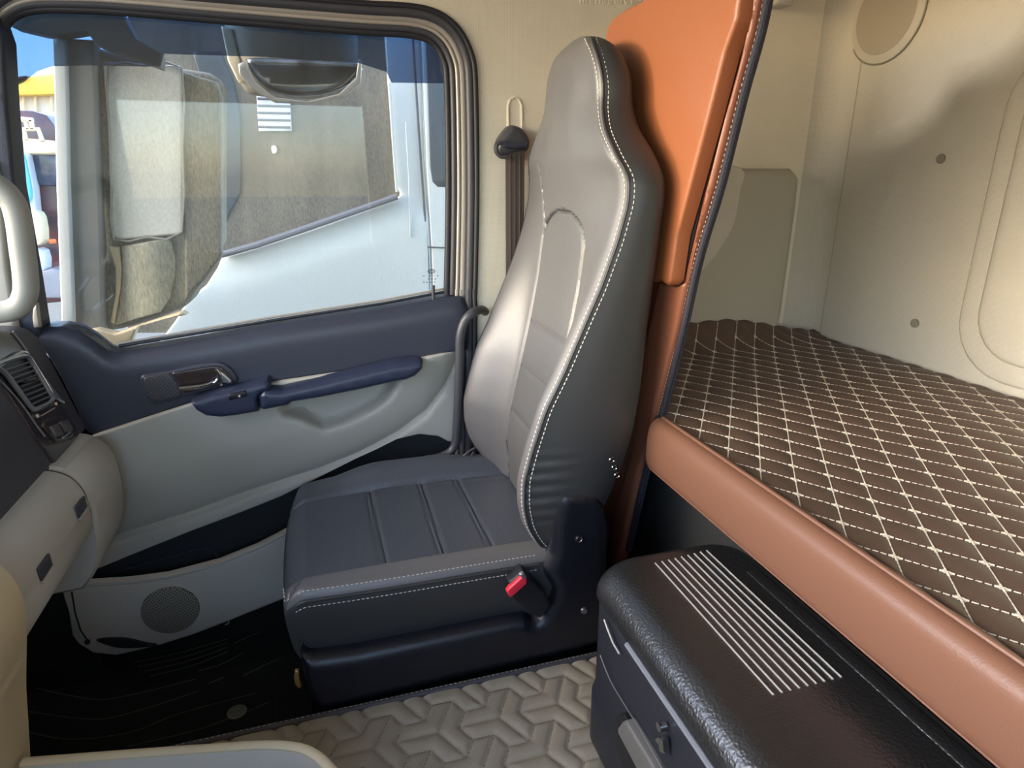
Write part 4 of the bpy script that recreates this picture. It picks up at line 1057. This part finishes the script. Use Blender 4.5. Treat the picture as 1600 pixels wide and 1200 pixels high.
MB().tube([aty(a, b, 1.764) for a, b in cat_pts([(170, 105), (226, 103), (284, 106), (285, 230), (284, 362), (230, 370), (178, 374), (174, 300), (171, 200)], 2)], .0028, 6, closed=True).build('mirror_rim', M['frame_metal'], sm_main)
panel('housing_ridge', [(278, 108), (340, 128), (347, 150), (347, 400), (318, 440), (288, 470), (287, 300)], Y(1.768), M['mirror_shell'], sm, step=14, rpx=5, rd=.01, thick=.015, smooth_n=0)
def bulge(a, b):
    t = (a-186)/86; return aty(a, b, 1.775-.018*math.sin(math.pi*min(1, max(0, t))))
wm = panel('wide_mirror', [(188, 385), (230, 378), (262, 372), (268, 378), (274, 400), (275, 430), (266, 465), (250, 488), (180, 508), (186, 480), (191, 430), (190, 400)], bulge, M['mirror_face_low'], sm, step=9, rpx=3, rd=.004, thick=.012, smooth_n=0)
panel('mirror_side_rim', [(170, 385), (186, 386), (190, 420), (188, 450), (178, 506), (172, 504), (180, 460), (180, 420)], Y(1.770), M['cream_paint'], sm, step=9, rpx=2, rd=.003, thick=.01, smooth_n=0)
panel('sill_block', [(150, 515), (180, 522), (284, 488), (292, 492), (215, 510), (205, 534), (170, 560), (120, 520)], Y(1.70), M['cream_paint'], sm, step=12, rpx=3, rd=.004, thick=.03, smooth_n=0)

km = empty('kerb_mirror', aty(460, 60, 1.95), 'round kerb mirror hanging outside above the door window', 'mirror')
kc = aty(462, 92, 1.95); kw = (aty(562, 92, 1.95).x-aty(358, 92, 1.95).x)/2
rs = []
for k in range(9):
    a = math.pi/2*k/8; rs.append([(kc.x+kw*(.72+.28*math.cos(a))*math.cos(t), kc.y+.09*(.75+.25*math.cos(a))*math.sin(t), kc.z+.07-.16*math.sin(a)+.0*t) for t in np.linspace(0, 2*math.pi, 41)[:-1]])
mb = MB(); mb.add(*stack(rs)); mb.build('mirror_bowl', M['kerb_shell'], km, 50)
panel('mirror_lens', [(385, 95), (400, 88), (560, 96), (556, 120), (535, 138), (500, 149), (450, 150), (415, 138), (395, 118)], Y(1.855), M['kerb_glass'], km, step=12, rpx=8, rd=.02, thick=.01, smooth_n=2)
panel('lens_rim', [(372, 100), (382, 95), (398, 128), (430, 152), (480, 158), (530, 146), (556, 122), (560, 92), (566, 92), (564, 130), (540, 150), (490, 162), (430, 160), (392, 138), (374, 116)], Y(1.852), M['frame_metal'], km, step=8, rpx=2, rd=.004, thick=.012, smooth_n=0)
panel('mirror_arm', [(345, 40), (362, 45), (372, 85), (385, 130), (372, 128), (356, 95)], Y(1.90), M['cream_paint'], km, step=9, rpx=3, rd=.005, thick=.02, smooth_n=0)

nt = empty('white_truck', aty(500, 560, 2.7)+Vector((0, 0, -1.2)), 'white truck cab parked close alongside with a dark dusty door window', 'truck')
NY = 2.6
body_ol = [(230, 560), (275, 500), (292, 470), (322, 446), (340, 418), (346, 403), (380, 394), (480, 362), (617, 312), (627, 304), (619, 290), (614, 230), (606, 130), (600, 40), (598, -20), (660, -20), (657, 60), (664, 250), (672, 388), (676, 500), (676, 700), (100, 760), (120, 600)]
dr = panel('door_skin', body_ol, lambda a, b: aty(a, b, NY+.02*sstep(40-(b-interp([(340, 420), (627, 315), (680, 300)], a)), 0, 40) if b > 300 else NY+.02), M['cab_white'], nt, step=22, rpx=4, rd=.008, thick=.03, smooth_n=0)
panel('door_window', [(200, 20), (610, 20), (625, 320), (480, 380), (350, 420), (330, 470), (270, 520), (200, 520)], Y(NY+.035), M['dusty_window'], nt, step=40, rpx=0, rd=0, thick=.01, smooth_n=0)
panel('quarter_glass', [(300, 80), (345, 80), (365, 130), (375, 180), (376, 300), (352, 345), (345, 350), (340, 200)], Y(NY+.028), M['dusty_blue'], nt, step=20, rpx=2, rd=.002, thick=.005, smooth_n=0)
MB().tube([aty(a, b, NY-.004) for a, b in [(346, 398), (400, 383), (480, 356), (560, 328), (620, 307)]], .020, 10, flat=.6).build('window_strip', M['weatherstrip'], nt)
MB().tube([aty(a, b, NY+.002) for a, b in [(608, 130), (614, 220), (620, 300)]], .005, 6).build('window_edge', M['cab_white'], nt)
cabr = panel('cab_side', [(661, -20), (760, -20), (760, 700), (680, 700), (677, 460), (674, 388), (666, 250), (659, 60)], Y(NY), M['cab_white'], nt, step=30, rpx=3, rd=.006, thick=.03, smooth_n=0)
MB().tube([aty(a, b, NY-.001) for a, b in [(668, 386), (690, 387), (720, 387)]], .003, 6).build('panel_gap', M['seam'], cabr)
MB().tube([aty(a, b, NY+.004) for a, b in [(645, 60), (654, 200), (664, 340), (669, 400), (671, 470)]], .0045, 6).build('door_gap', M['seam'], nt)
MB().tube([aty(a, b, NY-.004) for a, b in [(634, 190), (639, 280), (641, 370)]], .0025, 6).build('drain_line', M['cab_white'], nt)
panel('rear_window', [(664, 40), (700, 40), (720, 60), (720, 293), (684, 292), (676, 284), (672, 260)], Y(NY-.004), M['dusty_blue'], nt, step=25, rpx=3, rd=.004, thick=.006, smooth_n=0)
# slatted roller door reflected/seen behind: white louvred panel on the far truck body
lv_ = panel('louvre_panel', [(400, 135), (452, 135), (456, 205), (404, 205)], Y(NY+.026), M['pale_paint'], nt, step=20, rpx=2, rd=.002, thick=.006, smooth_n=0)
for k in range(6):
    y_ = 143+k*11; MB().tube([aty(402, y_, NY+.025), aty(454, y_+1, NY+.025)], .004, 6).build('louvre', M['weatherstrip'], lv_)
panel('interior_light', [(424, 229), (431, 228), (433, 238), (426, 240)], Y(NY+.026), M['white_mark'], nt, step=4, rpx=2, rd=.002, thick=.004, smooth_n=2)

# far parked truck, seen in the gap beside the mirror post
ft = empty('maroon_truck', aty(60, 520, 6)+Vector((0, 0, -.6)), 'maroon truck with cream roof parked beyond at the far left', 'truck')
F6 = 6.0
panel('roof', [(10, 215), (40, 216), (85, 220), (110, 226), (120, 240), (20, 240)], Y(F6), M['cream_paint'], ft, step=14, rpx=4, rd=.05, thick=.5)
panel('cab_shell', [(15, 236), (120, 236), (120, 470), (15, 480)], Y(F6+.1), M['maroon'], ft, step=30, rpx=3, rd=.03, thick=.8, smooth_n=0)
panel('windscreen', [(45, 236), (120, 238), (120, 292), (56, 290)], Y(F6+.05), M['dark_glass'], ft, step=14, rpx=3, rd=.03, thick=.05, smooth_n=0)
sd = panel('side_pillar', [(18, 236), (42, 240), (52, 290), (56, 330), (60, 345), (50, 350), (20, 350)], Y(F6-.05), M['pale_paint'], ft, step=10, rpx=2, rd=.02, thick=.1, smooth_n=0)
panel('side_window', [(24, 242), (36, 242), (42, 262), (49, 300), (46, 315), (36, 320), (28, 314)], Y(F6-.08), M['sky_reflect_glass'], sd, step=8, rpx=2, rd=.02, thick=.03, smooth_n=2)
panel('mirror_box', [(42, 335), (54, 330), (64, 340), (68, 378), (54, 384), (44, 382)], Y(F6-.15), M['cream_paint'], ft, step=8, rpx=2, rd=.02, thick=.1, smooth_n=2)
panel('headlamp', [(50, 392), (68, 392), (72, 420), (54, 425)], Y(F6-.10), M['pale_paint'], ft, step=8, rpx=2, rd=.02, thick=.1, smooth_n=2)
panel('bumper', [(50, 428), (80, 420), (100, 424), (104, 466), (50, 466)], Y(F6-.12), mat('bumper_grey', (138, 138, 146), .5), ft, step=10, rpx=2, rd=.02, thick=.2, smooth_n=0)
c = aty(82, 377, F6-.1); mb = MB(); mb.box(tuple(c-Vector((.022, .02, .018))), tuple(c+Vector((.022, .02, .018))), .008); mb.build('marker_lamp', M['orange_lamp'], ft)
for pts in ([(18, 185), (52, 188)], [(40, 188), (44, 202)], [(48, 188), (51, 202)], [(40, 218), (38, 202), (60, 202), (66, 220)]):
    MB().tube([aty(a, b, F6) for a, b in pts], .018, 6).build('roof_rack', M['cream_paint'], ft)
# building with yellow roof, low arched shed before it
bd = empty('yellow_roofed_building', aty(60, 200, 16)+Vector((0, 0, -3)), 'pale building with a yellow roof behind the maroon truck', 'building')
panel('roof', [(-30, 135), (30, 121), (120, 112), (120, 145), (60, 148), (-30, 149)], Y(16), M['yellow'], bd, step=20, rpx=1, rd=.05, thick=2, smooth_n=0)
panel('roof_edge', [(-30, 128), (40, 118), (40, 122), (-30, 137)], Y(15.9), M['red_roof'], bd, step=20, rpx=1, rd=.02, thick=.3, smooth_n=0)
panel('wall', [(-30, 149), (60, 148), (120, 145), (120, 420), (-30, 420)], Y(16.3), M['house'], bd, step=60, rpx=1, rd=.02, thick=2, smooth_n=0)
for xx in (36, 55, 80): MB().tube([aty(xx, 149, 16.25), aty(xx+1, 175, 16.25)], .03, 6).build('wall_joint', M['cream_paint'], bd)
sh = panel('arched_shed', [(5, 420), (5, 178), (20, 172), (50, 173), (72, 180), (84, 195), (90, 215), (95, 420)], Y(9.5), M['maroon'], step=30, rpx=2, rd=.03, thick=2, smooth_n=0)
tag(sh, 'low dark red arched shed standing behind the maroon truck', 'shed')

for o in bpy.data.objects:
    if '_w' in o: del o['_w']
